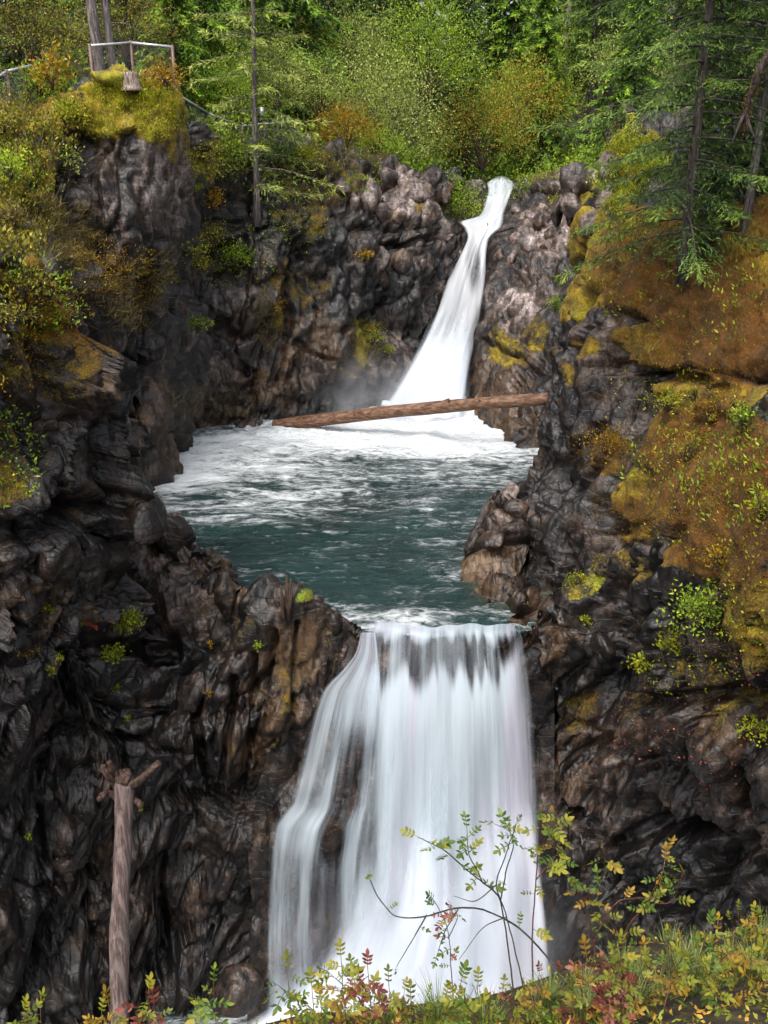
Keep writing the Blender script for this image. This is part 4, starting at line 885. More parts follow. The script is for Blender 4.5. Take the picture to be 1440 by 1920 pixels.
# ---------------------------------------------------------------- shrubs and plants rooted on the rock
ROOTED = [ # u, v, half sizes, leaves, leaf length, material, label
 (75,190,(1.1,.9,.55),900,.11,'green','round bright green shrub at the foot of the left railing'),
 (100,150,(.8,.7,.9),420,.12,'gold','sparse orange shrub between railing and fenced outcrop'),
 (300,158,(.75,.6,.5),520,.10,'gold','yellow orange bush around the right post of the outcrop fence'),
 (10,255,(.8,.6,.45),420,.09,'olive','olive shrub on the slope under the left railing'),
 (130,235,(.55,.5,.5),420,.09,'lime','yellow green plant left of the mossy outcrop'),
 (20,345,(.8,.7,.6),600,.09,'green','green shrub at the left edge below the olive one'),
 (125,335,(.4,.4,.8),320,.08,'greygreen','grey green plants in the cleft left of the outcrop face'),
 (20,420,(.6,.5,.35),420,.08,'dry','straw coloured clump at the left edge above the grey boulder'),
 (385,385,(.7,.6,.6),420,.11,'gold','golden shrub growing from the recess beside the outcrop'),
 (385,450,(.7,.5,.5),480,.09,'olive','olive bush hanging below the golden shrub'),
 (415,310,(1.3,1.0,.8),1200,.12,'green','green shrub in the recess below the far fence'),
 (520,320,(1.3,1.0,.8),1200,.12,'fir','dark feathery shrub beside the ledge fir'),
 (565,300,(.9,.7,.4),700,.12,'lime','bright fern clump hanging over the recess edge'),
 (440,500,(1.0,.7,.5),800,.10,'green','green shrub on the ledge under the fir'),
 (505,590,(.4,.3,.9),420,.09,'gold','long dry tuft hanging down the wall of the recess'),
 (25,545,(.5,.4,.3),420,.06,'olive','olive brown bush over the near left cliff'),
 (45,600,(.4,.3,.26),320,.055,'olive','dense amber bush halfway up the near left cliff'),
 (115,520,(.22,.2,.18),130,.055,'green','green tuft behind the amber bush'),
 (100,700,(.3,.25,.2),160,.05,'olive','small dull plant below the amber bush'),
 (370,620,(.5,.4,.4),260,.09,'green','small green plant in the shaded recess wall'),
 (270,540,(.5,.4,.6),420,.10,'dry','pale grass clump on the left wall above the cave'),
 (690,490,(.5,.4,.2),240,.10,'gold','yellow tuft on the back wall boulder'),
 (700,640,(.5,.4,.5),300,.09,'lime','moss green tuft halfway up the back wall'),
 (725,665,(.6,.3,.2),240,.09,'lime','flat green tuft below the other on the back wall'),
 (1040,372,(.5,.4,.3),240,.10,'lime','lime tuft among the pale boulders right of the stream'),
 (1035,580,(.35,.3,.5),520,.06,'green','green cushion on the crest edge of the right cliff'),
 (1150,850,(.62,.5,.42),900,.05,'gold','golden small leaved bush spilling over the right cliff'),
 (1340,790,(.5,.4,.3),420,.05,'gold','orange leaved sprig on the moss right of the golden bush'),
 (1290,860,(.6,.4,.3),520,.05,'olive','thin tangle of leaves under the orange sprig'),
 (1250,760,(.5,.4,.3),320,.05,'lime','pale sprig at the lower edge of the moss carpet'),
 (1400,800,(.4,.3,.3),300,.06,'green','green leafy plant at the right edge on the moss'),
 (1345,1050,(.36,.3,.24),320,.06,'gold','yellow leaf cluster crowning the leafy maple bush'),
 (1330,1170,(.55,.45,.55),800,.07,'green','leafy green maple bush clinging to the right cliff'),
 (1270,1220,(.4,.3,.25),320,.075,'lime','yellow green spray at the left side of the maple bush'),
 (1200,1250,(.36,.25,.22),240,.075,'lime','lowest lime spray hanging left of the maple bush'),
 (1090,1085,(.24,.2,.2),260,.05,'lime','lime moss tuft on the bare right wall'),
 (1093,1170,(.18,.15,.14),150,.05,'lime','small lime tuft under the other on the right wall'),
 (1425,1375,(.26,.2,.28),260,.06,'lime','lime sprig at the right edge low on the cliff'),
 (1430,960,(.3,.3,.4),300,.06,'lime','yellow green creeper at the right edge of the moss'),
 (228,1180,(.34,.25,.36),620,.06,'lime','brightest lime fern clump on the dark left cliff'),
 (215,1245,(.30,.2,.26),420,.06,'lime','lime clump just under the brightest one'),
 (222,1300,(.12,.1,.14),70,.06,'lime','small lime sprig at the end of the lime clumps'),
 (95,1140,(.16,.12,.12),110,.05,'lime','small lime tuft on the left cliff above the reddish fern'),
 (48,1230,(.18,.15,.14),100,.05,'gold','orange sprig near the left edge of the dark cliff'),
 (105,1270,(.16,.12,.12),110,.05,'lime','pale lime tuft beside the orange sprig'),
 (118,1243,(.10,.1,.1),50,.05,'lime','tiny tuft between orange sprig and lime clumps'),
 (384,1305,(.14,.1,.12),80,.05,'gold','small yellow sprig in the middle of the dark cliff'),
 (390,1215,(.10,.1,.12),50,.05,'gold','tiny yellow sprig above the other yellow one'),
 (245,1345,(.1,.1,.1),50,.05,'lime','tiny lime sprig low under the lime clumps'),
 (58,1560,(.1,.1,.14),60,.05,'green','tiny green sprig left of the upright log'),
 (272,1515,(.1,.1,.1),40,.05,'green','tiny green sprig right of the upright log'),
 (480,1215,(.16,.12,.2),110,.05,'green','green sprig on the rock shoulder left of the lower fall'),
]
for k, (u, v, r3, n, L, mat, lab) in enumerate(ROOTED):
    p, nn = put(u, v, 0)
    if p is None: continue
    s = .30
    o = bush('cliff_shrub', 400 + k, p + nn * min(r3) * .35, n, r3, L, L * .55, mat, lab, 'plant', clump=14, spread=.45, hollow=.2)
    obs = o
# reddish fern
p, nn = put(165, 1165, 0); t = empty('fern', p, 'reddish fern with two arching fronds on the dark left cliff', 'fern')
g = np.random.default_rng(44)
for a, l in ((-.5, .55), (.6, .5), (-.1, .4), (1.0, .35)):
    tt = np.linspace(.1, 1, 16); c = np.stack([np.sin(a) * l * tt, -.3 * l * tt, .30 * l * tt - .45 * l * tt ** 2], -1) + [0, -.05, 0]
    lf = []
    for s in (-1, 1):
        lf.append(leaf_quads(c, np.tile([s * math.cos(a), -.2, -.35 * 1], (16, 1)) + g.normal(0, .1, (16, 3)), np.tile([math.sin(a), 0, .6], (16, 1)), .13 * (1.1 - tt), .035))
    V, F = merge(lf); obj('frond', mesh('frond', V, F, M['red' if a > 0 else 'rusty'], dict(rnd=np.repeat(g.uniform(0, .7, 32), 4))), t)

# countless little leaves, blades and moss fuzz on the rock
def cover(name, regions, mat, L, label, h=.25, per=5, ratio=.5, seed=0, upw=.7, spread=.10):
    g = np.random.default_rng(seed); Ps = []; Ns = []
    for (u, v, ru, rv, n) in regions:
        for _ in range(n):
            a = g.uniform(0, 6.28); r = math.sqrt(g.uniform(0, 1)); q, nn = surf(u + ru * r * math.cos(a), v + rv * r * math.sin(a), 2)
            if q is not None: Ps.append(q); Ns.append(nn)
    Ps = np.repeat(np.array(Ps), per, 0); Ns = np.repeat(np.array(Ns), per, 0); n = len(Ps)
    Ps = Ps + g.normal(0, spread, (n, 3)) * [1, 1, .5] + Ns * g.uniform(0, h, (n, 1))
    V, F = leaf_quads(Ps, Ns * .6 + rvec(n, g) * .8 + np.array([0, 0, upw]), rvec(n, g), L * g.uniform(.5, 1.3, n), L * ratio * g.uniform(.6, 1.2, n))
    return tag(obj(name, mesh(name, V, F, M[mat], dict(rnd=np.repeat(np.clip(g.normal(.5, .22, n), 0, 1), 4)))), label, name.replace('_', ' '), kind='stuff')
cover('undergrowth', [(20,290,80,110,420),(120,250,50,50,120),(20,430,80,60,300),(410,300,60,40,250),(380,480,40,40,110)], 'olive', .10, 'mixed olive undergrowth on the upper left slope', .3, 6, seed=1)
cover('ground_ivy', [(60,590,100,70,130),(40,690,60,50,40),(170,500,60,60,200),(250,520,40,60,120)], 'gold', .065, 'amber leaves creeping over the near left cliff', .2, 6, seed=2)
cover('green_creepers', [(60,560,100,70,160),(40,300,80,110,160),(20,850,50,100,90),(560,390,70,80,160),(430,480,90,60,160),(640,330,90,40,200),(1060,330,90,30,160)], 'green', .08, 'green creepers scattered on the left slopes and the back rim', .2, 5, seed=3)
cover('dry_grass', [(290,520,40,40,90),(110,440,60,60,260),(500,600,20,60,120),(690,650,30,50,90),(570,330,60,50,160),(640,300,90,25,200),(240,560,60,60,160),(400,760,90,30,60)], 'dry', .30, 'dry straw grass hanging on ledges of the far walls', .05, 8, .05, seed=4)
cover('moss_fuzz', [(1260,520,190,120,1900),(1350,620,130,110,1200),(1200,640,80,50,500),(1380,1000,130,100,900),(1300,870,160,90,900),(1420,440,100,80,500),(1110,840,50,50,500),(1180,970,80,45,600)], 'mossy', .032, 'russet moss fuzz on the right cliff', .02, 8, .35, seed=5, spread=.07)
cover('creeping_leaves', [(1300,830,160,100,150),(1340,960,130,90,130),(1250,720,120,30,80),(1400,1120,60,120,110),(1300,1260,100,50,80),(1280,560,150,120,35)], 'lime', .06, 'yellow green creeping leaves scattered over the mossy right cliff', .10, 4, seed=6)
cover('small_ferns', [(1280,540,160,130,110),(1390,900,90,100,80),(1300,860,140,70,100),(1170,420,60,30,60)], 'green', .09, 'small ferns dotted on the russet moss', .06, 5, .4, seed=7)
cover('fallen_leaves', [(1270,1400,150,50,260),(1230,1330,120,40,140),(1350,1480,90,60,130),(1130,1350,60,60,80),(1010,1210,50,40,60),(1400,1250,50,60,110),(130,1460,120,60,60),(220,1620,150,80,40),(1380,850,100,100,260)], 'rusty', .045, 'fallen russet leaves lying on the rock ledges', .01, 1, .7, seed=8)
bpy.data.objects['fallen_leaves'].data.materials[0] = M['red']
cover('moss_tufts', [(250,170,80,30,600),(295,215,45,45,350),(190,225,40,40,200),(1185,300,55,60,700),(1150,350,30,60,300)], 'lime', .07, 'yellow moss tufts on the fenced outcrop and the right boulder', .03, 6, .4, seed=9, spread=.09)
# ---------------------------------------------------------------- loose boulders, part of the walls they lie on
def boulder_mesh(seed, sub=3):
    import bmesh
    g = np.random.default_rng(seed); bm = bmesh.new(); bmesh.ops.create_icosphere(bm, subdivisions=sub, radius=1)
    V = np.array([v.co for v in bm.verts]); F = np.array([[v.index for v in f.verts] for f in bm.faces]); bm.free()
    D = unit(V); N = rvec(16, g); d = g.uniform(.62, .98, 16)
    c = D @ N.T; r = np.min(np.where(c > .05, d / np.maximum(c, .05), 9), axis=1); r = np.minimum(r, 1.25)
    V = D * r[:, None]; V = V * (1 + .05 * fbm(V + seed * 5, .5, 3, seed))[:, None]; n = len(V)
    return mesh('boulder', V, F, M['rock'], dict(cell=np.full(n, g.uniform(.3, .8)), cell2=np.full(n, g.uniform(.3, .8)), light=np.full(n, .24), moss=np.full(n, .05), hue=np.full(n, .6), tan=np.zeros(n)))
BO = [boulder_mesh(300 + k) for k in range(7)]
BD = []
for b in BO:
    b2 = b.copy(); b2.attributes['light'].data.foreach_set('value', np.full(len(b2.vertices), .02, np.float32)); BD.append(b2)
g = np.random.default_rng(77)
SPOTS = [(735,335,1.5),(700,360,1.1),(785,365,1.3),(825,395,1.1),(850,368,.8),(760,395,.9),(660,380,.9),(840,430,1.2),(795,415,.8),(720,400,.8),(640,340,.8),(680,320,.7),(870,340,.8),(893,345,1.0),(905,335,.8),(978,338,.9),(965,355,.7),(893,372,.9),(875,392,.8),(960,385,.9),(968,405,.8),
         (1000,345,1.0),(1040,355,1.2),(1085,345,1.1),(1120,370,1.0),(1060,395,.9),(1010,400,1.0),(980,370,.8),(1100,410,.7),(985,455,1.1),(955,470,.9),(930,475,.7),(1030,440,.8),(1075,380,.8),(1130,330,.9),(960,440,.5),
         (760,480,.9),(720,520,.8),(690,470,.6),(830,470,.7),(800,500,.5)]
for u, v, s in SPOTS:
    p, nn = surf(u, v)
    par = cliff_back if u < 905 else cliff_back_right
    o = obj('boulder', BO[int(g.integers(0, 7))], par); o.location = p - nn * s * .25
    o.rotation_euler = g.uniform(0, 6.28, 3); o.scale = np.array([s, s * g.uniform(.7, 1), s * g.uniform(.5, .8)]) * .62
for u, v, s in [(905,985,.5),(940,975,.45),(965,1010,.5),(930,1030,.45),(990,985,.4),(960,950,.35),(895,1030,.4),(1130,1215,.34),(1155,1235,.3),(1115,1240,.28),(1140,1190,.26),(1170,1205,.24),(1100,1215,.22)]:
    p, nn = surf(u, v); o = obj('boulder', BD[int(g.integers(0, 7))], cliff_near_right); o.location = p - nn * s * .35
    o.rotation_euler = g.uniform(0, 6.28, 3); o.scale = np.array([s, s * .8, s * .6])
for u, v, s in [(105,490,.7),(75,440,.8),(110,1050,.55),(300,1000,.6),(340,1060,.6),(380,1090,.5),(440,1110,.45),(255,960,.5),(60,1120,.5),(470,1340,.4),(350,1290,.5),(590,1160,.4),(630,1180,.35)]:
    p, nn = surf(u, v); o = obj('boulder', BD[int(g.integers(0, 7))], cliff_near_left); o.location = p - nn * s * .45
    o.rotation_euler = g.uniform(0, 6.28, 3); o.scale = np.array([s, s * .8, s * .6])
o = obj('boulder', BD[2], cliff_under_fall); o.location = PX(445, 1862, 14.6); o.scale = (.5, .5, .8); o.rotation_euler = (.2, .3, .5)

# ---------------------------------------------------------------- logs
M['redlog'] = plain('peeled_log', [(0, (.035, .017, .010)), (.45, (.12, .060, .033)), (1, (.27, .17, .115))], 2.2, .7, (.7, 5, 5), .7, .03)
M['greylog'] = plain('weathered_log', [(0, (.035, .022, .018)), (.45, (.12, .085, .075)), (.8, (.22, .17, .16)), (1, (.26, .14, .07))], 4, .75, (4, 4, .35), .8, .02)
M['wood'] = plain('weathered_wood', [(0, (.06, .04, .03)), (.5, (.2, .15, .12)), (1, (.42, .35, .31))], 9, .85, (3, 3, .6), .7, .02)
M['rootwood'] = plain('root_wood', [(0, (.012, .007, .005)), (.5, (.05, .028, .020)), (1, (.15, .095, .075))], 9, .85, (2, 2, 1), .9, .03)
A = PZ(515, 799, .10); B = PX(1028, 748, 29.5)
t = empty('fallen_log', A, 'reddish peeled log lying across the pool in front of the upper waterfall', 'log')
zz = np.linspace(0, 1, 40)[:, None]; c = A * (1 - zz) + B * zz; c[:, 2] += .10 * np.sin(zz[:, 0] * 3.1)
rel(obj('stem', mesh('stem', *tube(c, np.linspace(.25, .205, 40), 16, .10, 3), M['redlog'], None, True)), t)
g = np.random.default_rng(12)
for f in (.12, .2, .33, .41, .52, .62, .66, .78, .9):
    q = A * (1 - f) + B * f + [0, 0, .10 * math.sin(f * 3.1)]; d = unit(np.array([g.normal(0, .3), -abs(g.normal(.3, .4)), g.normal(.2, .8)]))
    l = .34 if f != .66 else .42
    rel(obj('branch_stub', mesh('branch_stub', *tube(np.array([q, q + d * l * .8, q + d * l]), [.05, .04, .02], 7, .1), M['redlog'], None, True)), t)
q = A * .36 + B * .64 + [0, 0, .31]; dd = unit(B - A)
rel(obj('bark_sliver', mesh('bark_sliver', *tube(np.array([q - dd * .22, q - [0, 0, .04], q + dd * .2 + [0, 0, .05]]), [.02, .05, .02], 7, .2), M['darkbark'], None, True)), t)

A = PX(220, 2020, 13.0); B = PX(232, 1462, 14.0)
t = empty('standing_log', A, 'grey barkless log standing upright against the dark left cliff', 'log')
zz = np.linspace(0, 1, 60)[:, None]; c = A * (1 - zz) + B * zz; c[:, 0] += .02 * np.sin(zz[:, 0] * 9)
rr = np.linspace(.195, .155, 60) * (1 + .035 * np.sin(np.linspace(0, 17, 60)) + .02 * np.sin(np.linspace(0, 43, 60))); rr[-8:] *= np.array([1, 1.03, 1.08, 1.15, 1.24, 1.34, 1.42, 1.3])
rel(obj('stem', mesh('stem', *tube(c, rr, 18, .16, 5), M['greylog'], None, True)), t)
for pts, r in (([(230,1490),(250,1472),(272,1454),(298,1430)], .10), ([(230,1478),(214,1466),(202,1452),(192,1436)], .10), ([(232,1474),(222,1456),(208,1442),(188,1444)], .07), ([(226,1500),(204,1486),(194,1490),(186,1500)], .08), ([(238,1500),(256,1500),(262,1508),(266,1514)], .07), ([(222,1486),(212,1456),(210,1440),(204,1428)], .08)):
    p3_ = catmull(np.array([PX(x, y, 13.98 - .07 * i + .05 * (i % 2)) for i, (x, y) in enumerate(pts)]), [5, 5, 5])
    rel(obj('root', mesh('root', *tube(p3_, np.linspace(r, r * .62, len(p3_)), 10, .5, 2 + r * 40), M['rootwood'], None, True)), t)
o = rel(obj('root_crown', BO[4].copy()), t); o.data.materials[0] = M['rootwood']; o.location = PX(232, 1458, 13.95); o.scale = (.20, .18, .12); o.rotation_euler = (.4, .2, .3)
p, nn = surf(537, 1135); t = empty('broken_stump', p, 'splintered brown stump standing on the rim of the pool', 'stump')
g = np.random.default_rng(6)
for k in range(13):
    b = p + [g.normal(0, .05), g.normal(0, .05), -.35]; hgt = g.uniform(.45, .95); tip = b + [g.normal(0, .11) + .02, g.normal(0, .06), hgt]
    rel(obj('splinter', mesh('splinter', *tube(np.array([b, (b + tip) / 2 + g.normal(0, .02, 3), tip]), [.055, .035, .008], 6, .2, k), M['twig'], None, True)), t)
p, nn = surf(570, 1125)
for dx, l in ((.10, .45), (.2, .35)):
    pass
# small driftwood caught at the step of the upper fall
t = empty('driftwood_branch', PX(905, 432, 42.6), 'thin dark branch caught across the small step of the upper waterfall', 'branch')
pts = np.array([PX(862, 418, 43.2), PX(880, 428, 42.9), PX(915, 436, 42.6), PX(940, 432, 42.4), PX(962, 424, 42.4)])
rel(obj('stem', mesh('stem', *tube(catmull(pts, [5] * 4), np.linspace(.06, .09, 21), 8, .2), M['darkbark'], None, True)), t)
rel(obj('twig', mesh('twig', *tube(np.array([PX(915, 436, 42.6), PX(914, 418, 42.5)]), [.04, .02], 6), M['darkbark'])), t)

# mossy stump on the outcrop
p, nn = surf(247, 165); p = PX(246, 172, 26.2); t = empty('tree_stump', p, 'pale cut stump with mossy shoulder inside the outcrop fence', 'stump')
zz = np.linspace(0, .46, 8); V, F = tube(np.stack([0 * zz - .05 * zz, 0 * zz, zz], -1), .24 + .12 * np.exp(-zz * 7), 14, .15); obj('stem', mesh('stem', V, F, M['wood'], None, True), t)
o = obj('moss_shoulder', BO[1], t, (-.55, -.1, .28)); o.scale = (.55, .45, .25)
me = BO[1].copy(); me.attributes['moss'].data.foreach_set('value', np.full(len(me.vertices), 1.1, np.float32)); me.attributes['hue'].data.foreach_set('value', np.full(len(me.vertices), .74, np.float32)); o.data = me

# ---------------------------------------------------------------- fences
def simple_metal(name, c, r):
    m, nt, out = mat_new(name); k = NT(nt); n = k.noise(k.pos(), 12, 4); col = k.mix(k.sstep(n, .4, .75), (*c, 1), tuple(x * .55 for x in c) + (1,))
    bs = k.n('ShaderNodeBsdfPrincipled', {'Base Color': col, 'Roughness': r, 'Metallic': .6}); nt.links.new(bs.outputs[0], out.inputs[0]); return m
M['galv'] = simple_metal('galvanised_steel', (.55, .56, .58), .45); M['rustpost'] = simple_metal('rusty_post', (.22, .15, .13), .7); M['wire'] = simple_metal('wire', (.10, .10, .10), .5)
def fence(label, tops, post_h, mesh_h, pr=.040, rr=.034, posts=None):
    """tops: rail points in place; posts below them, rails between, chain link under the rails"""
    t = empty('chain_link_fence', tops[0] - [0, 0, post_h], label, 'fence')
    for k, q in enumerate(tops):
        if posts and not posts[k]: continue
        rel(obj('post', mesh('post', *tube(np.array([q - [0, 0, post_h], q + [0, 0, .05]]), pr, 8), M['rustpost'], None, True)), t)
    for a, b in zip(tops[:-1], tops[1:]):
        rel(obj('rail', mesh('rail', *tube(np.array([a, (a + b) / 2, b]), rr, 8), M['galv'], None, True)), t)
        d = b - a; L = np.linalg.norm(d[:2]); ex = d / L; parts = []; nrm = np.array([-ex[1], ex[0], 0])
        for s in (-1, 1):
            for x0 in np.arange(-mesh_h, L, .085):
                x1 = x0 + mesh_h; lo, hi = max(0, x0), min(L, x1)
                if hi - lo < .02: continue
                za = (lo - x0) if s > 0 else mesh_h - (lo - x0); zb = (hi - x0) if s > 0 else mesh_h - (hi - x0)
                parts.append(tube(np.array([a + ex * lo + [0, 0, za - mesh_h], a + ex * hi + [0, 0, zb - mesh_h]]) + nrm * .004 * s, .0055, 3, cap=False))
        V, F = merge(parts); stuff(rel(obj('wire_mesh', mesh('wire_mesh', V, F, M['wire'])), t))
    return t
fence('chain link fence around the top of the mossy outcrop', [PX(168, 86, 26.2), PX(245, 80, 27.2), PX(323, 88, 27.2)], 1.65, 1.35)
fence('railing with one post at the left edge above the slope', [PX(-40, 168, 24.0), PX(12, 134, 25.0), PX(68, 121, 27.0)], 1.35, 1.15, posts=[1, 1, 0])
fence('far chain link fence along the rim beyond the recess', [PX(335, 178, 33), PX(392, 213, 35), PX(452, 236, 36.5), PX(495, 232, 37.6), PX(520, 231, 38.2), PX(556, 226, 39)], 1.25, 1.0, posts=[1, 0, 1, 1, 1, 1])
o = obj('marker_plate', mesh('marker_plate', *tube(np.array([PX(491, 201, 34.2), PX(491, 217, 34.2)]), .075, 4), M['galv'])); tag(o, 'small pale plate fixed to the trunk of the ledge fir', 'marker')

# ---------------------------------------------------------------- plants on the near bank
def compound(n_pairs, L, lw, g, droop=.25):
    P, D, S, Ls = [], [], [], []
    for k in range(n_pairs):
        f = .35 + .5 * k / max(1, n_pairs - 1) if n_pairs > 1 else .5
        for s in (-1, 1):
            P.append([0, f * L, -droop * L * f * f]); D.append([s * .95, .55, -.1 + g.normal(0, .15)]); S.append([-.5 * s, .9, .1 * s]); Ls.append(lw * (.75 + .3 * k / n_pairs))
    P.append([0, L * .9, -droop * L * .8]); D.append([0, 1, -.35]); S.append([1, 0, 0]); Ls.append(lw * 1.15)
    P, D, S, Ls = map(np.array, (P, D, S, Ls)); D = unit(D); S = unit(S - D * (S * D).sum(1, keepdims=True)); Nn = np.cross(D, S)
    n = len(P); Vs = []; Fs = []
    prof = [(0, 0, 0), (.2, .17, .04), (.5, .25, .06), (.8, .15, .03), (1, 0, -.06)]
    for i in range(n):
        l = Ls[i]; b = len(Vs) * 1; base = sum(len(x) for x in Vs)
        v = [P[i] + D[i] * l * 0]
        for a, w, z in prof[1:4]:
            v += [P[i] + D[i] * l * a - S[i] * l * w + Nn[i] * l * z, P[i] + D[i] * l * a, P[i] + D[i] * l * a + S[i] * l * w + Nn[i] * l * z]
        v.append(P[i] + D[i] * l - Nn[i] * l * .06); Vs.append(np.array(v))
        q = lambda *t: [base + x for x in t]
        Fs += [q(0, 2, 1), q(0, 3, 2), q(1, 2, 5), q(1, 5, 4), q(2, 3, 6), q(2, 6, 5), q(4, 5, 8), q(4, 8, 7), q(5, 6, 9), q(5, 9, 8), q(7, 8, 10), q(8, 9, 10)]
    V = np.concatenate(Vs); nl = len(V)
    # rachis as a thin flat strip
    f = np.linspace(0, .92, 5); c = np.stack([0 * f, f * L, -droop * L * f * f], -1); r = .0014
    k = len(V); V = np.concatenate([V, c + [r, 0, 0], c - [r, 0, 0]])
    for i in range(4): Fs += [[k + i, k + i + 1, k + 6 + i], [k + i, k + 6 + i, k + 5 + i]]
    return V, np.array(Fs), np.concatenate([np.repeat(g.uniform(.2, .8, n), nl // n), np.full(10, .3)])
g = np.random.default_rng(55); LEAF = {}
for mat in ('green', 'lime', 'gold', 'red'):
    LEAF[mat] = []
    for k in range(5):
        V, F, r = compound(int(g.integers(2, 4)), g.uniform(.045, .075), g.uniform(.022, .034), g); LEAF[mat].append(mesh('leaf', V, F, M['near_' + mat], dict(rnd=r)))
def add_leaf(parent, p, d, mats, s, g):
    me = LEAF[mats[int(g.integers(0, len(mats)))]][int(g.integers(0, 5))]
    o = obj('leaf', me, parent)
    y = Vector(d).normalized(); zax = Vector((0, -.35, 1)); x = y.cross(zax).normalized(); z = x.cross(y)
    Rm = Matrix((x, y, z)).transposed().to_4x4(); 
    o.matrix_basis = Matrix.Translation(Vector(p)) @ Rm @ Matrix.Rotation(g.normal(0, .5), 4, 'Y') @ Matrix.Scale(s, 4)
    return o
def briar(label, stems, Y, mats, nl, rad=.0045, s=1.0, seed=0, twig='redtwig', frac=.25, group=None):
    g = np.random.default_rng(seed); base = PX(*stems[0][0], Y); t = empty('briar_shrub', base, label, 'shrub', group)
    for k, st in enumerate(stems):
        pts = np.array([PX(x, y, Y + .10 * math.sin(k * 2.1 + i * .9)) for i, (x, y) in enumerate(st)])
        if k == 0: pts = np.concatenate([[pts[0] - [0, 0, .35]], pts])
        c = catmull(pts, [6] * (len(pts) - 1)); c = c + .004 * np.stack([fbm(c, .06, 2, 3 + k), fbm(c, .06, 2, 4), fbm(c, .06, 2, 5)], -1)
        r = rad * (1 if k == 0 else .65)
        so = rel(obj('stem', mesh('stem', *tube(c, np.linspace(r, r * .4, len(c)), 6), M[twig], None, True)), t)
        n = int(nl * (1 if k == 0 else .7)); lo = int(frac * len(c))
        for j in range(n):
            i = int(lo + (len(c) - 1 - lo) * ((j + g.uniform(0, 1)) / max(1, n)))
            a = g.uniform(0, 6.28); d = np.array([math.cos(a), .6 * math.sin(a) - .3, g.uniform(-.2, .6)])
            add_leaf(so, c[min(i, len(c) - 1)], d, mats, s * g.uniform(.7, 1.2), g)
        if n: add_leaf(so, c[-1], c[-1] - c[-4] + np.array([0, 0, .002]), mats, s, g)
    return t
GL = ['green', 'lime']; GY = ['lime', 'lime', 'gold', 'green']; RR = ['red', 'red', 'gold', 'lime']
briar('tall briar with leafy tip rising in front of the right edge of the lower fall', [[(1000,1880),(998,1760),(1006,1640),(1012,1560),(1018,1515)],[(1008,1600),(1030,1560),(1052,1530)],[(1004,1650),(1030,1620),(1045,1600)]], 2.9, ['lime','green','lime'], 9, seed=1, frac=.45)
briar('arching briar with small leaves in front of the white lower fall', [[(965,1900),(955,1800),(938,1690),(905,1655),(868,1625),(830,1592),(785,1570)],[(938,1690),(950,1630),(962,1590),(955,1560),(930,1545)],[(905,1655),(880,1600),(875,1560)]], 2.8, ['green','green','lime'], 10, seed=2, frac=.5, twig='twig')
briar('dark bare branch arching left across the foot of the lower fall', [[(1060,1850),(1010,1775),(965,1735),(915,1708),(860,1702),(800,1718),(740,1718),(705,1675),(695,1650)],[(860,1704),(835,1745),(820,1790)],[(800,1716),(775,1760),(745,1810)]], 2.7, ['green'], 2, .0048, .7, seed=3, twig='darkbark', frac=.3)
briar('leafy briar left of the dark arching branch', [[(850,1890),(845,1800),(838,1740),(815,1690)],[(840,1760),(858,1720),(850,1700)]], 2.6, ['green','lime','rusty'] if 'rusty' in LEAF else ['green','lime','red'], 9, .003, .8, seed=4, frac=.4, twig='twig')
briar('thin briar right of the tall leafy one with yellow leaves', [[(1120,1880),(1112,1760),(1095,1690),(1060,1640),(1042,1590),(1040,1540)],[(1095,1690),(1130,1640),(1135,1600)],[(1112,1760),(1160,1690),(1230,1680),(1245,1620)]], 3.0, GY, 9, seed=5, frac=.35)
briar('spreading briar with fading leaves before the dark right wall', [[(1180,1880),(1170,1760),(1210,1700),(1260,1690),(1280,1640)],[(1170,1760),(1120,1700),(1090,1660)],[(1210,1700),(1240,1640),(1250,1600)]], 3.1, ['lime','gold','green'], 9, seed=6, frac=.3)
briar('bare dark twig fan in front of the white water', [[(985,1890),(970,1800),(950,1720),(930,1660),(950,1600),(968,1545)],[(950,1720),(905,1740),(860,1800)],[(930,1660),(890,1690),(850,1680)]], 2.75, ['green'], 1, .004, .6, seed=7, twig='twig')
k = 0
g = np.random.default_rng(91)
ORD = 'first second third fourth fifth sixth seventh eighth ninth tenth eleventh twelfth thirteenth fourteenth fifteenth sixteenth seventeenth eighteenth nineteenth twentieth'.split()
ORD += ['twenty-' + x for x in ORD[:9]] + ['thirtieth'] + ['thirty-' + x for x in ORD[:9]] + ['fortieth'] + ['forty-' + x for x in ORD[:9]] + ['fiftieth'] + ['fifty-' + x for x in ORD[:9]]
SPR = [(45,1900,'lime'),(75,1895,'lime'),(205,1890,'gold'),(190,1905,'gold'),(278,1860,'red'),(290,1890,'red'),(400,1850,'green'),(540,1820,'green'),(585,1850,'lime'),(640,1800,'lime'),(660,1830,'gold'),(690,1815,'red'),(730,1850,'lime'),(770,1880,'green')]
for u, v, mat in SPR:
    k += 1
    side = 'below the dark left cliff' if u < 450 else 'below the foot of the lower fall'
    look = {'lime': 'yellow green', 'gold': 'golden', 'red': 'red tinged', 'green': 'green'}[mat]
    briar('%s briar sprig %s, %s from the left' % (look, side, ORD[k - 1]), [[(u + 8, v + 110), (u + 3, v + 45), (u, v)], [(u + 3, v + 45), (u - 22, v + 25)]], 2.4, [mat, mat, 'lime'], 6, .003, 1.0, seed=20 + k, frac=.3)
NB = 84
us = sorted([600 + 870 * ((k * .618034) % 1) for k in range(64)] + [1080 + 400 * ((k * .618034) % 1) for k in range(20)]); cnt = {'reddish': 0, 'yellow green': 0, 'golden': 0}
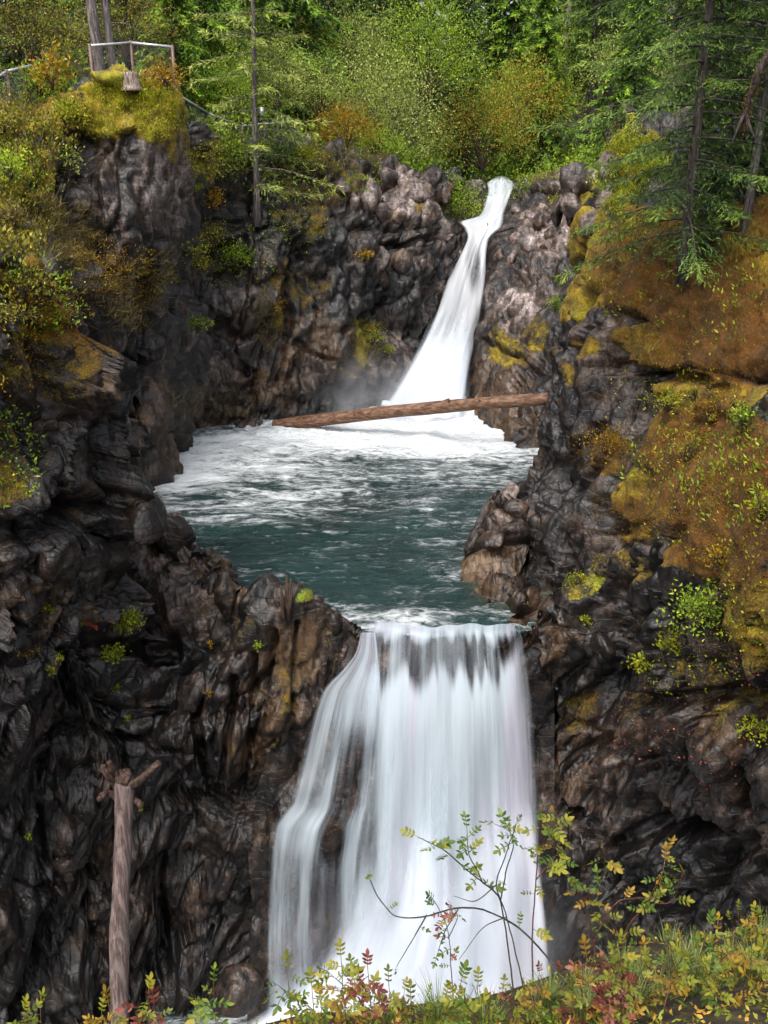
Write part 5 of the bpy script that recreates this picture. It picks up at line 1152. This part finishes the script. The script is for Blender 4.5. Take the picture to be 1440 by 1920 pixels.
for k, u in enumerate(us):
    v0 = np.interp(u, [600, 800, 1000, 1200, 1440], [1895, 1860, 1830, 1780, 1710]) + (k * 37 % 100) * (1.25 if u < 1080 else 1.7) - 15
    kind = 'reddish' if (abs(u - 1130) < 90 or abs(u - 1000) < 40 or 640 < u < 760) and k % 3 != 1 else ('golden' if k % 4 == 0 else 'yellow green'); cnt[kind] += 1
    mats = {'reddish': RR, 'yellow green': ['lime', 'green', 'lime'], 'golden': ['gold', 'lime', 'gold']}[kind]
    briar('low %s briar on the bottom right bank, %s %s one from the left' % (kind, ORD[cnt[kind] - 1], kind), [[(u + g.uniform(-20, 20), v0 + 130), (u + g.uniform(-12, 12), v0 + 60), (u, v0)], [(u, v0 + 60), (u + g.uniform(-50, 50), v0 + 15)], [(u, v0 + 80), (u + g.uniform(-60, 60), v0 + 50)]], g.uniform(2.1, 2.75), mats, 5, .0026, g.uniform(.65, 1.1), seed=60 + k, frac=.15, group='low briars on the near bank')
def tuft(label, u, v, Y, n, h, seed, group=None):
    g = np.random.default_rng(seed); b = PX(u, v, Y); a = g.uniform(0, 6.28, n); ln = h * g.uniform(.5, 1.1, n); bend = g.uniform(.2, .9, n)
    hd = np.stack([np.cos(a), np.sin(a), 0 * a], -1); r0 = g.uniform(0, .05, n)[:, None]; w = .0022; rows = []
    for f in (0, .35, .7, 1):
        c = hd * (r0 + (bend * ln * f ** 2)[:, None] * .8) + np.stack([0 * a, 0 * a, ln * (f - .35 * bend * f ** 2)], -1); s = np.stack([-np.sin(a), np.cos(a), 0 * a], -1) * w * (1.05 - f)
        rows += [c - s, c + s]
    V = np.stack(rows, 1).reshape(-1, 3); i = np.arange(n)[:, None] * 8
    F = np.concatenate([i + np.array([2 * q, 2 * q + 1, 2 * q + 3, 2 * q + 2]) for q in range(3)])
    o = obj('grass_tuft', mesh('grass_tuft', V, F, M['blade'], dict(rnd=np.repeat(np.clip(g.normal(.5, .22, n), 0, 1), 8))), None, b); tag(o, label, 'grass tuft', group)
for k, u in enumerate((820, 905, 1010, 1090, 1190, 1225, 1300, 1370, 1410, 1275)):
    tuft('thin grass tuft among the low briars, %s thin tuft from the left' % ORD[sorted((820, 905, 1010, 1090, 1190, 1225, 1300, 1370, 1410, 1275)).index(u)], u, np.interp(u, [600, 800, 1000, 1200, 1440], [1930, 1915, 1890, 1850, 1790]) + 20 * (k % 3), 2.35 + .1 * (k % 4), 110, .15, 30 + k, 'thin grass tufts on the near bank')
tuft('largest pale grass tuft on the bottom right bank', 1255, 1810, 2.9, 260, .17, 1)
tuft('grass tuft left of the largest pale one', 1165, 1830, 2.8, 200, .14, 2)
tuft('grass tuft at the right edge of the bank', 1430, 1790, 2.7, 240, .17, 3)
tuft('small grass tuft beside the dark branch foot', 1030, 1880, 2.6, 150, .12, 4)
tuft('drooping grass tuft below the largest pale one', 1330, 1890, 2.4, 200, .16, 5)
tuft('grass tuft hidden among red leaves at the bottom', 1100, 1905, 2.3, 140, .12, 6)
tuft('grass tuft at the bottom edge beside the grassy bank corner', 720, 1925, 2.4, 140, .10, 7)
# dense leaf litter and creepers on the bank
g = np.random.default_rng(18); ok = (BU > 450) & (BU < 1700) & (BV > 1700) & (BV < 2300) & (BW > .8); idx = np.nonzero(ok)[0]; i = g.choice(idx, 9000)
q = P_bank[i] + g.normal(0, .03, (9000, 3)) * [1, .5, .3] + [0, -.02, .01] + np.abs(g.normal(0, .02, (9000, 1))) * [0, 0, 1]
V, F = leaf_quads(q, rvec(9000, g) + [0, 0, .4], rvec(9000, g), g.uniform(.012, .032, 9000), g.uniform(.006, .014, 9000))
tag(obj('ground_cover', mesh('ground_cover', V, F, M['rusty'], dict(rnd=np.repeat(g.uniform(0, 1, 9000), 4)))), 'low mixed leaves covering the near bank', 'ground cover', kind='stuff')
